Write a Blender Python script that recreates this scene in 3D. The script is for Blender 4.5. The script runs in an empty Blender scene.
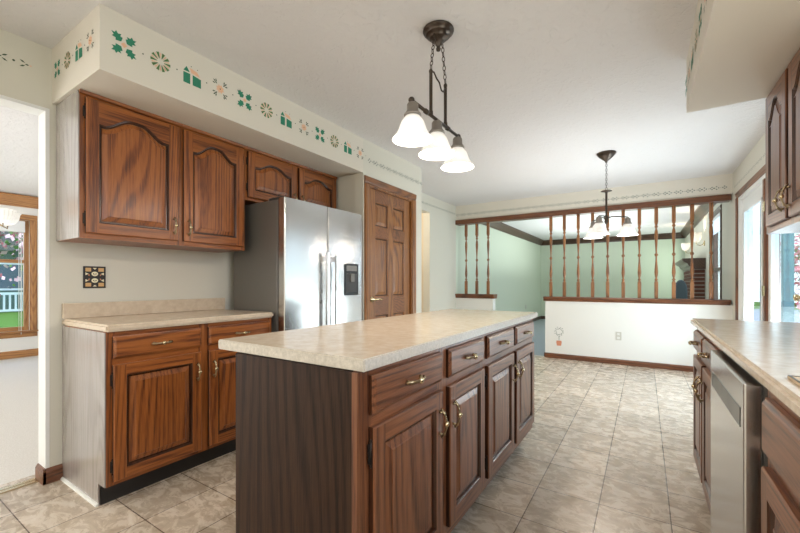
import bpy, bmesh, math, random
from mathutils import Vector, Matrix
PI = math.pi
random.seed(7)
S = bpy.context.scene
COL = S.collection

# ------------------------------------------------------------------ camera
cam_d = bpy.data.cameras.new('camera')
cam = bpy.data.objects.new('camera', cam_d); COL.objects.link(cam)
cam.location = (0, 0, 1.12)
cam.rotation_euler = (PI/2, 0, math.atan(244.5/380))
cam_d.sensor_width = 36; cam_d.lens = 380/800*36; cam_d.shift_y = 16.5/800
cam_d.clip_start = .02; cam_d.clip_end = 300
S.camera = cam

# ------------------------------------------------------------------ world, sun, daylight, added fills
W = bpy.data.worlds.new('world'); S.world = W; W.use_nodes = True
bg = W.node_tree.nodes['Background']
tc = W.node_tree.nodes.new('ShaderNodeTexCoord')
sep = W.node_tree.nodes.new('ShaderNodeSeparateXYZ')
cr = W.node_tree.nodes.new('ShaderNodeValToRGB')
cr.color_ramp.elements[0].position = 0; cr.color_ramp.elements[0].color = (.72, .82, .92, 1)
cr.color_ramp.elements[1].position = .6; cr.color_ramp.elements[1].color = (.42, .62, .95, 1)
W.node_tree.links.new(tc.outputs['Generated'], sep.inputs[0])
W.node_tree.links.new(sep.outputs['Z'], cr.inputs[0])
W.node_tree.links.new(cr.outputs[0], bg.inputs[0])
bg.inputs[1].default_value = 2.6

sun_d = bpy.data.lights.new('sun', 'SUN'); sun_d.energy = 3.4; sun_d.angle = .03; sun_d.color = (1, .95, .86)
sun = bpy.data.objects.new('sun', sun_d); COL.objects.link(sun)
sun.rotation_euler = (math.radians(48), 0, math.radians(4))

def area(name, loc, rot, sx, sy, power, color=(1, 1, 1), spread=PI):
    d = bpy.data.lights.new(name, 'AREA'); d.shape = 'RECTANGLE'; d.size = sx; d.size_y = sy
    d.energy = power; d.color = color; d.spread = spread
    o = bpy.data.objects.new(name, d); COL.objects.link(o); o.location = loc; o.rotation_euler = rot
    return o
# daylight at the living window; all other area lights are added fills
area('fill_kitchen_side', (.86, .55, 1.62), (0, PI/2, 0), .95, 1.5, 14, (.95, .97, 1))  # added fill at an unseen window opening beside the camera
area('fill_rear', (-.6, -2.55, 1.35), (-PI/2, PI, 0), 3.0, 2.0, 50, (1, .99, .98))  # added soft fill behind the camera, in front of a solid wall
area('fill_dining_side', (-5.2, -2.85, 1.5), (-PI/2, PI, 0), 3.6, 1.9, 115, (1, .985, .96))  # added fill brightening the dining room from out of view
area('fill_patio_low', (1.14, 4.62, .52), (0, math.radians(105), 0), .62, 2.0, 56, (.90, .96, 1))  # added low fill outside the glass, standing in for patio bounce
area('daylight_living_window', (1.15, 7.3, 1.5), (0, PI/2, 0), 1.3, .95, 18, (.72, .87, 1))
area('fill_living_far', (.84, 11.7, 1.5), (0, PI/2, 0), 1.3, .9, 8, (.85, 1, .85))  # added fill beyond the fireplace, on solid wall
area('fill_ceiling_kitchen', (-.9, -1.2, 2.38), (0, 0, 0), 3.0, 2.0, 12, (1, .98, .96))  # added fill facing down behind the camera, in place of bounced light
area('fill_ceiling_nook', (-.6, 4.5, 1.2), (PI, 0, 0), 1.3, 1.8, 10.5, (1, .98, .95))  # added upward fill brightening the nook ceiling
area('fill_ceiling_dining', (-5.4, .3, 1.05), (PI, 0, 0), 3.6, 4.0, 22, (1, 1, 1))  # added upward fill for the dining room ceiling
area('fill_ceiling_living', (-.9, 9.2, 1.2), (PI, 0, 0), 1.6, 3.6, 54, (.93, 1, .97))  # added upward fill for the far room ceiling

S.view_settings.view_transform = 'Standard'
S.view_settings.look = 'None'
S.view_settings.gamma = 1
S.view_settings.use_curve_mapping = False
S.view_settings.exposure = .36
S.cycles.max_bounces = 8
S.cycles.diffuse_bounces = 5
S.cycles.transparent_max_bounces = 12
S.cycles.caustics_reflective = False
S.cycles.caustics_refractive = False
S.cycles.sample_clamp_indirect = 6

# ------------------------------------------------------------------ materials
MATS = {}
def nodes(name):
    m = bpy.data.materials.new(name); m.use_nodes = True
    nt = m.node_tree
    return m, nt, nt.nodes['Principled BSDF'], nt.nodes, nt.links

def flat(name, col, rough=.5, metal=0, spec=.5, coat=0, emit=None, es=0):
    m, nt, p, N, L = nodes(name)
    p.inputs['Base Color'].default_value = (*col, 1); p.inputs['Roughness'].default_value = rough
    p.inputs['Metallic'].default_value = metal; p.inputs['Specular IOR Level'].default_value = spec
    p.inputs['Coat Weight'].default_value = coat
    # slight unevenness so that the surface stays procedural and not dead flat
    tc = N.new('ShaderNodeTexCoord'); no = N.new('ShaderNodeTexNoise'); no.inputs['Scale'].default_value = 9
    mr = N.new('ShaderNodeMapRange'); mr.inputs[3].default_value = max(.02, rough-.05); mr.inputs[4].default_value = min(1, rough+.05)
    L.new(tc.outputs['Object'], no.inputs[0]); L.new(no.outputs[0], mr.inputs[0]); L.new(mr.outputs[0], p.inputs['Roughness'])
    if emit:
        p.inputs['Emission Color'].default_value = (*emit, 1); p.inputs['Emission Strength'].default_value = es
    MATS[name] = m
    return m

def wood(name, axis, light, mid, dark, rough=.36, coat=.15, fig=130, sc=3.2, bump=.12, spec=.5, lines=150):
    """oak: grain lines run along axis; figure drawn as contours of a stretched noise"""
    m, nt, p, N, L = nodes(name)
    tc = N.new('ShaderNodeTexCoord'); oi = N.new('ShaderNodeObjectInfo')
    mul = N.new('ShaderNodeVectorMath'); mul.operation = 'MULTIPLY_ADD'
    mul.inputs[1].default_value = (7.3, 3.1, 5.7)
    comb = N.new('ShaderNodeCombineXYZ')
    for i in range(3): L.new(oi.outputs['Random'], comb.inputs[i])
    L.new(comb.outputs[0], mul.inputs[0]); L.new(tc.outputs['Object'], mul.inputs[2])
    s = [1, 1, 1]; s['xyz'.index(axis)] = .10
    mp = N.new('ShaderNodeMapping'); mp.inputs['Scale'].default_value = s
    L.new(mul.outputs[0], mp.inputs[0])
    n1 = N.new('ShaderNodeTexNoise'); n1.inputs['Scale'].default_value = sc; n1.inputs['Detail'].default_value = 1.2; n1.inputs['Roughness'].default_value = .4
    L.new(mp.outputs[0], n1.inputs[0])
    dv = [1, 1, 1]; dv['xyz'.index(axis)] = 0
    ac = N.new('ShaderNodeVectorMath'); ac.operation = 'DOT_PRODUCT'; ac.inputs[1].default_value = dv
    L.new(mul.outputs[0], ac.inputs[0])
    m0 = N.new('ShaderNodeMath'); m0.operation = 'MULTIPLY'; m0.inputs[1].default_value = fig
    L.new(n1.outputs[0], m0.inputs[0])
    m1 = N.new('ShaderNodeMath'); m1.operation = 'MULTIPLY_ADD'; m1.inputs[1].default_value = lines
    L.new(ac.outputs['Value'], m1.inputs[0]); L.new(m0.outputs[0], m1.inputs[2])
    sn = N.new('ShaderNodeMath'); sn.operation = 'SINE'; L.new(m1.outputs[0], sn.inputs[0])
    mr = N.new('ShaderNodeMapRange'); mr.inputs[1].default_value = -1; mr.inputs[2].default_value = .1
    L.new(sn.outputs[0], mr.inputs[0])
    s2 = [1, 1, 1]; s2['xyz'.index(axis)] = .035
    mp2 = N.new('ShaderNodeMapping'); mp2.inputs['Scale'].default_value = s2
    L.new(mul.outputs[0], mp2.inputs[0])
    n2 = N.new('ShaderNodeTexNoise'); n2.inputs['Scale'].default_value = 320; n2.inputs['Detail'].default_value = 2
    L.new(mp2.outputs[0], n2.inputs[0])
    mp3 = N.new('ShaderNodeMapping'); mp3.inputs['Scale'].default_value = [.02 if a_ == axis else 1 for a_ in 'xyz']
    L.new(mul.outputs[0], mp3.inputs[0])
    n4 = N.new('ShaderNodeTexNoise'); n4.inputs['Scale'].default_value = 75; n4.inputs['Detail'].default_value = 3; n4.inputs['Roughness'].default_value = .6; n4.inputs['Distortion'].default_value = .3
    L.new(mp3.outputs[0], n4.inputs[0])
    st1 = N.new('ShaderNodeMapRange'); st1.inputs[1].default_value = .3; st1.inputs[2].default_value = .7; L.new(n4.outputs[0], st1.inputs[0])
    st2 = N.new('ShaderNodeMapRange'); st2.inputs[1].default_value = .3; st2.inputs[2].default_value = .7; L.new(n2.outputs[0], st2.inputs[0])
    mix0 = N.new('ShaderNodeMix'); mix0.data_type = 'FLOAT'; mix0.inputs[0].default_value = .5
    L.new(st1.outputs[0], mix0.inputs[2]); L.new(st2.outputs[0], mix0.inputs[3])
    mix = N.new('ShaderNodeMix'); mix.data_type = 'FLOAT'; mix.inputs[0].default_value = .70
    L.new(mr.outputs[0], mix.inputs[2]); L.new(mix0.outputs[0], mix.inputs[3])
    ramp = N.new('ShaderNodeValToRGB'); e = ramp.color_ramp.elements
    e[0].position = .24; e[0].color = (*dark, 1); e[1].position = .80; e[1].color = (*light, 1)
    k = e.new(.50); k.color = (*mid, 1)
    L.new(mix.outputs[0], ramp.inputs[0])
    # board to board variation
    n3 = N.new('ShaderNodeTexNoise'); n3.inputs['Scale'].default_value = 2.3; L.new(mp.outputs[0], n3.inputs[0])
    hs = N.new('ShaderNodeHueSaturation')
    mv = N.new('ShaderNodeMapRange'); mv.inputs[3].default_value = .78; mv.inputs[4].default_value = 1.22
    L.new(n3.outputs[0], mv.inputs[0]); L.new(mv.outputs[0], hs.inputs['Value']); L.new(ramp.outputs[0], hs.inputs['Color'])
    L.new(hs.outputs[0], p.inputs['Base Color'])
    p.inputs['Roughness'].default_value = rough; p.inputs['Specular IOR Level'].default_value = spec
    p.inputs['Coat Weight'].default_value = coat; p.inputs['Coat Roughness'].default_value = .22
    b = N.new('ShaderNodeBump'); b.inputs['Strength'].default_value = bump; b.inputs['Distance'].default_value = .002
    L.new(mix.outputs[0], b.inputs['Height']); L.new(b.outputs[0], p.inputs['Normal'])
    MATS[name] = m
    return m

OAK = ((.36, .118, .027), (.255, .076, .017), (.105, .027, .009))
OAK_SHADED = ((.25, .096, .040), (.175, .063, .026), (.07, .023, .011))  # same stain as OAK, the backlit shade put into the colour
for ax in 'xyz':
    wood('oak_'+ax, ax, *OAK)
    wood('island_oak_'+ax, ax, *OAK_SHADED)
    wood('dark_trim_'+ax, ax, (.20, .07, .025), (.14, .045, .016), (.05, .016, .007), fig=150)
wood('stain_with_shade', 'z', (.075, .024, .009), (.05, .016, .006), (.022, .008, .004), rough=.3)  # dark stain, with groove and door edge shade painted into the colour
wood('door_oak_z', 'z', (.36, .15, .04), (.25, .095, .026), (.10, .034, .01), fig=150)
wood('door_oak_y', 'y', (.27, .10, .03), (.19, .068, .02), (.08, .027, .009), fig=150)
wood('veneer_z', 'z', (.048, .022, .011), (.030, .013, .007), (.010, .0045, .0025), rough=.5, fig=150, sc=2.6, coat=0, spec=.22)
wood('glare_veneer_z', 'z', (.36, .33, .31), (.30, .27, .25), (.24, .21, .19), rough=.2, fig=150, coat=.9, bump=.05)  # brown veneer with window glare painted in as pale grey
wood('spindle_oak_z', 'z', (.34, .14, .045), (.26, .10, .032), (.12, .04, .014), fig=150)
wood('crown_oak_y', 'y', (.10, .05, .028), (.07, .034, .019), (.03, .014, .008), fig=150)
wood('crown_oak_x', 'x', (.10, .05, .028), (.07, .034, .019), (.03, .014, .008), fig=150)
wood('window_oak_z', 'z', (.50, .25, .09), (.40, .19, .07), (.24, .10, .035), fig=150)
wood('window_oak_y', 'y', (.50, .25, .09), (.40, .19, .07), (.24, .10, .035), fig=150)

def paint(name, col, bs=60, bst=.06, rough=.75, dist=.003):
    m, nt, p, N, L = nodes(name)
    p.inputs['Base Color'].default_value = (*col, 1); p.inputs['Roughness'].default_value = rough
    p.inputs['Specular IOR Level'].default_value = .3
    tc = N.new('ShaderNodeTexCoord'); no = N.new('ShaderNodeTexNoise'); no.inputs['Scale'].default_value = bs; no.inputs['Detail'].default_value = 3
    b = N.new('ShaderNodeBump'); b.inputs['Strength'].default_value = bst; b.inputs['Distance'].default_value = dist
    L.new(tc.outputs['Object'], no.inputs[0]); L.new(no.outputs[0], b.inputs['Height']); L.new(b.outputs[0], p.inputs['Normal'])
    MATS[name] = m
    return m
paint('wall_paint', (.68, .66, .58))
paint('header_paint', (.72, .68, .60))
paint('half_wall_paint', (.80, .79, .75))
paint('sage_paint', (.65, .72, .60))
paint('dining_paint', (.84, .84, .82))
paint('hall_paint', (.70, .62, .48))
paint('white_paint', (.84, .85, .84), rough=.45)
paint('soffit_under', (.80, .78, .75))

m, nt, p, N, L = nodes('ceiling_paint'); MATS['ceiling_paint'] = m
p.inputs['Base Color'].default_value = (.73, .72, .72, 1); p.inputs['Roughness'].default_value = .85
tc = N.new('ShaderNodeTexCoord'); n1 = N.new('ShaderNodeTexNoise'); n1.inputs['Scale'].default_value = 17; n1.inputs['Detail'].default_value = 5
n1.inputs['Distortion'].default_value = 1.5
rp = N.new('ShaderNodeValToRGB'); rp.color_ramp.elements[0].position = .5; rp.color_ramp.elements[1].position = .62
b = N.new('ShaderNodeBump'); b.inputs['Strength'].default_value = .5; b.inputs['Distance'].default_value = .005
L.new(tc.outputs['Object'], n1.inputs[0]); L.new(n1.outputs[0], rp.inputs[0]); L.new(rp.outputs[0], b.inputs['Height']); L.new(b.outputs[0], p.inputs['Normal'])

# floor tiles
m, nt, p, N, L = nodes('floor_tile'); MATS['floor_tile'] = m
tc = N.new('ShaderNodeTexCoord'); mp = N.new('ShaderNodeMapping'); mp.inputs['Location'].default_value = (.4925+.2985*20, -.8595+.3262*20, 0)
L.new(tc.outputs['Object'], mp.inputs[0])
br = N.new('ShaderNodeTexBrick'); br.offset = 0; br.squash = 1
br.inputs['Scale'].default_value = 1; br.inputs['Brick Width'].default_value = .2985; br.inputs['Row Height'].default_value = .3262
br.inputs['Mortar Size'].default_value = .0027; br.inputs['Mortar Smooth'].default_value = .3
br.inputs['Color1'].default_value = (.80, .80, .80, 1); br.inputs['Color2'].default_value = (1.1, 1.1, 1.1, 1); br.inputs['Mortar'].default_value = (.16, .12, .09, 1)
L.new(mp.outputs[0], br.inputs[0])
mpa = N.new('ShaderNodeMapping'); mpa.inputs['Rotation'].default_value = (0, 0, .6); mpa.inputs['Scale'].default_value = (1, 1.5, 1)
L.new(tc.outputs['Object'], mpa.inputs[0])
n1 = N.new('ShaderNodeTexNoise'); n1.inputs['Scale'].default_value = 10; n1.inputs['Detail'].default_value = 8; n1.inputs['Roughness'].default_value = .68; n1.inputs['Distortion'].default_value = .9
L.new(mpa.outputs[0], n1.inputs[0])
rp = N.new('ShaderNodeValToRGB'); e = rp.color_ramp.elements
e[0].position = .34; e[0].color = (.44, .345, .25, 1); e[1].position = .68; e[1].color = (.77, .69, .59, 1)
k = e.new(.5); k.color = (.61, .51, .40, 1)
L.new(n1.outputs[0], rp.inputs[0])
mx = N.new('ShaderNodeMix'); mx.data_type = 'RGBA'; mx.blend_type = 'MULTIPLY'; mx.inputs[0].default_value = 1
L.new(rp.outputs[0], mx.inputs[6]); L.new(br.outputs[0], mx.inputs[7]); L.new(mx.outputs[2], p.inputs['Base Color'])
mr = N.new('ShaderNodeMapRange'); mr.inputs[3].default_value = .14; mr.inputs[4].default_value = .4
L.new(n1.outputs[0], mr.inputs[0]); L.new(mr.outputs[0], p.inputs['Roughness'])
ad = N.new('ShaderNodeMath'); ad.operation = 'SUBTRACT'
m3 = N.new('ShaderNodeMath'); m3.operation = 'MULTIPLY'; m3.inputs[1].default_value = .25
L.new(n1.outputs[0], m3.inputs[0]); L.new(m3.outputs[0], ad.inputs[0]); L.new(br.outputs['Fac'], ad.inputs[1])
b = N.new('ShaderNodeBump'); b.inputs['Strength'].default_value = .5; b.inputs['Distance'].default_value = .003
L.new(ad.outputs[0], b.inputs['Height']); L.new(b.outputs[0], p.inputs['Normal'])

def mottled(name, c1, c2, sc, rough, detail=6, bump=0, stretch=(1, 1, 1), spec=.5, thr=(.35, .65)):
    m, nt, p, N, L = nodes(name); MATS[name] = m
    tc = N.new('ShaderNodeTexCoord'); mp = N.new('ShaderNodeMapping'); mp.inputs['Scale'].default_value = stretch
    n1 = N.new('ShaderNodeTexNoise'); n1.inputs['Scale'].default_value = sc; n1.inputs['Detail'].default_value = detail; n1.inputs['Roughness'].default_value = .65
    rp = N.new('ShaderNodeValToRGB'); e = rp.color_ramp.elements
    e[0].position = thr[0]; e[0].color = (*c1, 1); e[1].position = thr[1]; e[1].color = (*c2, 1)
    L.new(tc.outputs['Object'], mp.inputs[0]); L.new(mp.outputs[0], n1.inputs[0]); L.new(n1.outputs[0], rp.inputs[0]); L.new(rp.outputs[0], p.inputs['Base Color'])
    p.inputs['Roughness'].default_value = rough; p.inputs['Specular IOR Level'].default_value = spec
    if bump:
        b = N.new('ShaderNodeBump'); b.inputs['Strength'].default_value = bump; b.inputs['Distance'].default_value = .004
        L.new(n1.outputs[0], b.inputs['Height']); L.new(b.outputs[0], p.inputs['Normal'])
    return m
mottled('laminate', (.60, .485, .36), (.70, .59, .46), 26, .2)
mottled('laminate_edge', (.50, .46, .39), (.66, .61, .53), 90, .4)
mottled('carpet_dining', (.66, .62, .57), (.80, .77, .73), 130, .95, bump=.4, spec=.1)
mottled('carpet_living', (.30, .34, .37), (.42, .46, .49), 90, .95, bump=.5, spec=.1)
mottled('grass', (.07, .15, .02), (.13, .24, .045), 9, .9, stretch=(3, 1, 1), spec=.1)
mottled('patio_stone', (.26, .27, .29), (.36, .37, .39), 14, .85)
mottled('bark', (.07, .05, .04), (.16, .12, .10), 20, .9, stretch=(1, 1, .2))
mottled('blossom', (.78, .10, .16), (.95, .55, .58), 5, .8, spec=.1)
mottled('leaf_green', (.05, .13, .03), (.16, .30, .07), 4, .8, spec=.1)
mottled('red_leaf', (.13, .02, .035), (.45, .16, .18), 4, .8, spec=.1)
mottled('pink_blossom', (.62, .30, .38), (.9, .68, .72), 4, .8, spec=.1)
mottled('siding', (.10, .16, .13), (.13, .20, .16), 4, .8)
mottled('shingle', (.16, .14, .13), (.26, .24, .22), 12, .9)

m, nt, p, N, L = nodes('stainless'); MATS['stainless'] = m
tc = N.new('ShaderNodeTexCoord'); mp = N.new('ShaderNodeMapping'); mp.inputs['Scale'].default_value = (1, 1, 140)
n1 = N.new('ShaderNodeTexNoise'); n1.inputs['Scale'].default_value = 3
L.new(tc.outputs['Object'], mp.inputs[0]); L.new(mp.outputs[0], n1.inputs[0])
mr = N.new('ShaderNodeMapRange'); mr.inputs[3].default_value = .17; mr.inputs[4].default_value = .30
L.new(n1.outputs[0], mr.inputs[0]); L.new(mr.outputs[0], p.inputs['Roughness'])
p.inputs['Base Color'].default_value = (.56, .55, .54, 1); p.inputs['Metallic'].default_value = 1

flat('fridge_side', (.16, .15, .135), .38, .3)
flat('black_plastic', (.012, .012, .014), .25)
flat('pocket_grey', (.10, .10, .085), .3, .5)
flat('seal', (.05, .05, .05), .6)
flat('bronze', (.075, .058, .046), .32, .85)
flat('nickel_socket', (.30, .27, .24), .38, .8)
flat('antique_brass', (.36, .28, .17), .27, .95)
flat('bright_brass', (.72, .60, .38), .2, 1)
flat('hinge_black', (.03, .022, .018), .4, .6)
flat('toe_black', (.018, .016, .015), .6)
flat('plastic_white', (.78, .78, .74), .4)
flat('plastic_ivory', (.56, .54, .48), .4)
flat('vinyl_white', (.86, .88, .88), .35)
flat('blind', (.80, .82, .84), .5)
flat('gap_dark', (.03, .02, .014), .8)
flat('st_green', (.03, .22, .13), .8)
flat('st_dark', (.05, .085, .045), .8)
flat('st_olive', (.15, .15, .055), .8)
flat('st_moss', (.10, .20, .07), .8)
flat('st_peach', (.80, .50, .33), .8)
flat('st_grey', (.17, .20, .17), .8)
flat('st_tan', (.58, .46, .32), .8)
flat('st_pot', (.60, .24, .14), .8)
flat('tile_black', (.015, .012, .012), .3)
flat('tile_gold', (.62, .38, .16), .35)
flat('tile_cream', (.80, .74, .52), .35)
flat('tile_rust', (.55, .22, .12), .35)
flat('brick_red', (.13, .045, .028), .8)
flat('mortar_grey', (.42, .38, .34), .9)
flat('firescreen_mesh', (.03, .033, .03), .9, 0, .1)
flat('handle_steel', (.70, .70, .70), .28, 1)
flat('house_white', (.85, .86, .88), .6)
flat('house_glass', (.12, .16, .2), .1)

m, nt, p, N, L = nodes('window_glass'); MATS['window_glass'] = m
N.remove(p); tr = N.new('ShaderNodeBsdfTransparent'); tr.inputs[0].default_value = (.93, .97, .97, 1)
gl = N.new('ShaderNodeBsdfGlossy'); gl.inputs['Roughness'].default_value = .03
lw = N.new('ShaderNodeLayerWeight'); pw = N.new('ShaderNodeMath'); pw.operation = 'POWER'; pw.inputs[1].default_value = 4.5
fr = N.new('ShaderNodeMath'); fr.operation = 'MULTIPLY_ADD'; fr.inputs[1].default_value = .55; fr.inputs[2].default_value = .03
L.new(lw.outputs['Facing'], pw.inputs[0]); L.new(pw.outputs[0], fr.inputs[0])
ms = N.new('ShaderNodeMixShader'); L.new(fr.outputs[0], ms.inputs[0]); L.new(tr.outputs[0], ms.inputs[1]); L.new(gl.outputs[0], ms.inputs[2])
L.new(ms.outputs[0], N['Material Output'].inputs[0])

def shade_mat(name, es, col=(1, .96, .90)):
    m, nt, p, N, L = nodes(name); MATS[name] = m
    p.inputs['Base Color'].default_value = (.93, .92, .90, 1); p.inputs['Roughness'].default_value = .3
    p.inputs['Emission Color'].default_value = (*col, 1); p.inputs['Emission Strength'].default_value = es
    tl = N.new('ShaderNodeBsdfTranslucent'); tl.inputs[0].default_value = (.95, .93, .9, 1)
    tp = N.new('ShaderNodeBsdfTransparent')
    a = N.new('ShaderNodeMixShader'); a.inputs[0].default_value = .05
    b = N.new('ShaderNodeMixShader'); b.inputs[0].default_value = .06
    L.new(p.outputs[0], a.inputs[1]); L.new(tl.outputs[0], a.inputs[2]); L.new(a.outputs[0], b.inputs[1]); L.new(tp.outputs[0], b.inputs[2])
    L.new(b.outputs[0], N['Material Output'].inputs[0])
shade_mat('frosted_glass', .10)
shade_mat('ribbed_glass', .12, (1, .93, .8))
flat('bulb', (1, 1, 1), .4, emit=(1, .93, .82), es=6)

# ------------------------------------------------------------------ mesh helpers
def box(bm, x0, y0, z0, x1, y1, z1, mi=0):
    v = [bm.verts.new(c) for c in ((x0,y0,z0),(x1,y0,z0),(x1,y1,z0),(x0,y1,z0),(x0,y0,z1),(x1,y0,z1),(x1,y1,z1),(x0,y1,z1))]
    fs = []
    for q in ((0,3,2,1),(4,5,6,7),(0,1,5,4),(1,2,6,5),(2,3,7,6),(3,0,4,7)):
        f = bm.faces.new([v[i] for i in q]); f.material_index = mi; fs.append(f)
    return v
def rbox(bm, x0, y0, z0, x1, y1, z1, r=.004, seg=2, mi=0):
    t = bmesh.new(); box(t, x0, y0, z0, x1, y1, z1, mi)
    bmesh.ops.bevel(t, geom=list(t.edges), offset=r, segments=seg, affect='EDGES', profile=.6)
    merge(bm, t)
def merge(bm, t, M=None):
    if M is not None: bmesh.ops.transform(t, matrix=M, verts=t.verts)
    me = bpy.data.meshes.new('tmp'); t.to_mesh(me); t.free(); bm.from_mesh(me); bpy.data.meshes.remove(me)
def lathe(bm, prof, c=(0, 0, 0), seg=20, mi=0, smooth=True, sq=None):
    rings = []
    for r, z in prof:
        rings.append([bm.verts.new((c[0]+r*math.cos(2*PI*i/seg), c[1]+r*math.sin(2*PI*i/seg), c[2]+z)) for i in range(seg)])
    for a, b in zip(rings, rings[1:]):
        for i in range(seg):
            f = bm.faces.new((a[i], a[(i+1) % seg], b[(i+1) % seg], b[i])); f.material_index = mi; f.smooth = smooth
    for R in (rings[0], rings[-1]):
        if (R[0].co-R[seg//2].co).length > 1e-4:
            try: f = bm.faces.new(R); f.material_index = mi
            except ValueError: pass
def tube(bm, pts, rad, seg=8, mi=0, closed=False):
    pts = [Vector(p) for p in pts]; n = len(pts)
    if not hasattr(rad, '__len__'): rad = [rad]*n
    rings = []; prev = None
    for i, p in enumerate(pts):
        if closed: t = (pts[(i+1) % n]-pts[i-1]).normalized()
        else: t = (pts[min(i+1, n-1)]-pts[max(i-1, 0)]).normalized()
        if prev is None:
            a = Vector((0, 0, 1)) if abs(t.z) < .9 else Vector((1, 0, 0))
            u = t.cross(a).normalized()
        else: u = (prev-t*prev.dot(t)).normalized()
        prev = u; w = t.cross(u)
        rings.append([bm.verts.new(p+(u*math.cos(2*PI*k/seg)+w*math.sin(2*PI*k/seg))*rad[i]) for k in range(seg)])
    R = list(zip(rings, rings[1:]))
    if closed: R.append((rings[-1], rings[0]))
    for a, b in R:
        for k in range(seg):
            f = bm.faces.new((a[k], a[(k+1) % seg], b[(k+1) % seg], b[k])); f.material_index = mi; f.smooth = True
    if not closed:
        bm.faces.new(list(reversed(rings[0]))).material_index = mi; bm.faces.new(rings[-1]).material_index = mi
def prism(bm, prof, axis, a, b, mi=0):
    """prof: 2d points; axis 'x': (y,z) points, 'y': (x,z), 'z': (x,y)"""
    def P(u, v, w): return {'x': (w, u, v), 'y': (u, w, v), 'z': (u, v, w)}[axis]
    A = [bm.verts.new(P(u, v, a)) for u, v in prof]; B = [bm.verts.new(P(u, v, b)) for u, v in prof]
    n = len(prof)
    for i in range(n): bm.faces.new((A[i], A[(i+1) % n], B[(i+1) % n], B[i])).material_index = mi
    bm.faces.new(A).material_index = mi; bm.faces.new(list(reversed(B))).material_index = mi

def obj(name, bm, mats, parent=None, loc=(0, 0, 0), rot=(0, 0, 0), kind=None, recalc=True):
    if recalc: bmesh.ops.recalc_face_normals(bm, faces=bm.faces)
    me = bpy.data.meshes.new(name); bm.to_mesh(me); bm.free()
    for mm in (mats if isinstance(mats, (list, tuple)) else [mats]): me.materials.append(MATS[mm])
    o = bpy.data.objects.new(name, me); COL.objects.link(o); o.location = loc; o.rotation_euler = rot
    if parent: o.parent = parent
    if kind: o['kind'] = kind
    return o
def empty(name, loc=(0, 0, 0), rz=0):
    o = bpy.data.objects.new(name, None); COL.objects.link(o); o.location = loc; o.rotation_euler = (0, 0, rz); o.empty_display_size = .1
    return o
def tag(o, label, cat, group=None):
    o['label'] = label; o['category'] = cat
    if group: o['group'] = group
    return o
def thing(name, label, cat, loc=(0, 0, 0), rz=0, group=None):
    return tag(empty(name, loc, rz), label, cat, group)
def copy_tree(o, parent=None):
    c = o.copy(); COL.objects.link(c)
    if parent: c.parent = parent
    for ch in [x for x in bpy.data.objects if x.parent == o]: copy_tree(ch, c)
    return c
def struct(name, bm, mats, parent=None, **k): return obj(name, bm, mats, parent, kind='structure', **k)
def B(*boxes, r=0):
    bm = bmesh.new()
    for b in boxes:
        if r: rbox(bm, *b[:6], r=r, mi=(b[6] if len(b) > 6 else 0))
        else: box(bm, *b)
    return bm

# ------------------------------------------------------------------ shell
CZ = 2.44
XL, XR, YB = -2.81, .892, 6.02
struct('floor', B((-3.0, -3, -.1, 1.0, 6.04, 0)), 'floor_tile')
struct('floor', B((-8.1, -3.2, -.1, -3.0, 3.6, -.001)), 'carpet_dining')
struct('floor', B((-3.9, 6.04, -.1, 1.0, 12.5, 0)), 'carpet_living')
struct('floor', B((-4.2, 3.3, -.1, -3.0, 6.04, -.001)), 'carpet_living')
struct('ceiling', B((-8.2, -3.2, CZ, 1.1, 12.6, CZ+.12)), 'ceiling_paint')
# left kitchen wall + header over the dining opening
struct('wall_left', B((XL-.115, .73, 0, XL, 2.72, CZ)), 'wall_paint')
struct('wall_left_header', B((XL-.115, -1.6, 2.098, XL, .73, CZ)), 'wall_paint')
struct('wall_left_rear', B((XL-.115, -3, 0, XL, -1.6, CZ)), 'wall_paint')
tr = struct('trim_1', B((XL-.118, .712, 0, XL+.001, .7295, 2.08), (XL-.118, -1.6, 2.08, XL+.001, .7295, 2.0975)), 'white_paint')
# pantry block with door, flush with soffit
bm = B((-2.16-.11, 2.735, 0, -2.16, 2.823, CZ), (-2.16-.11, 3.60, 0, -2.16, 3.815, CZ), (-2.16-.11, 2.823, 2.035, -2.16, 3.60, CZ),
       (XL, 2.75, 0, -2.27, 2.83, CZ), (-2.73, 3.735, 0, -2.27, 3.815, CZ), (-2.84, 2.72, 0, XL+.03, 3.815, CZ))
struct('wall_pantry', bm, 'wall_paint')
# far left wall with hall opening, continuing into the living room
struct('wall_left_far', B((-2.84, 3.815, 0, -2.73, 4.15, CZ), (-2.84, 5.071, 0, -2.73, 6.02, CZ), (-2.84, 4.15, 2.19, -2.73, 5.071, CZ)), 'wall_paint')
struct('wall_hall', B((-4.1, 3.6, 0, -4.0, 6.0, CZ), (-4.0, 5.6, 0, -2.84, 5.7, CZ), (-4.0, 3.6, 0, -2.84, 3.7, CZ)), 'hall_paint')
struct('wall_living_left', B((-2.84, 6.02, 0, -2.73, 12.5, CZ)), 'sage_paint')
struct('wall_living_back', B((-2.84, 12.4, 0, 1.0, 12.5, CZ)), 'sage_paint')
# back partition
struct('wall_back_header', B((-2.73, YB, 2.195, XR, YB+.12, CZ)), 'header_paint')
struct('wall_half_right', B((-1.262, YB, 0, XR, YB+.12, .85)), 'half_wall_paint')
struct('wall_half_left', B((-2.73, YB, 0, -2.075, YB+.12, .865)), 'half_wall_paint')
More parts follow.
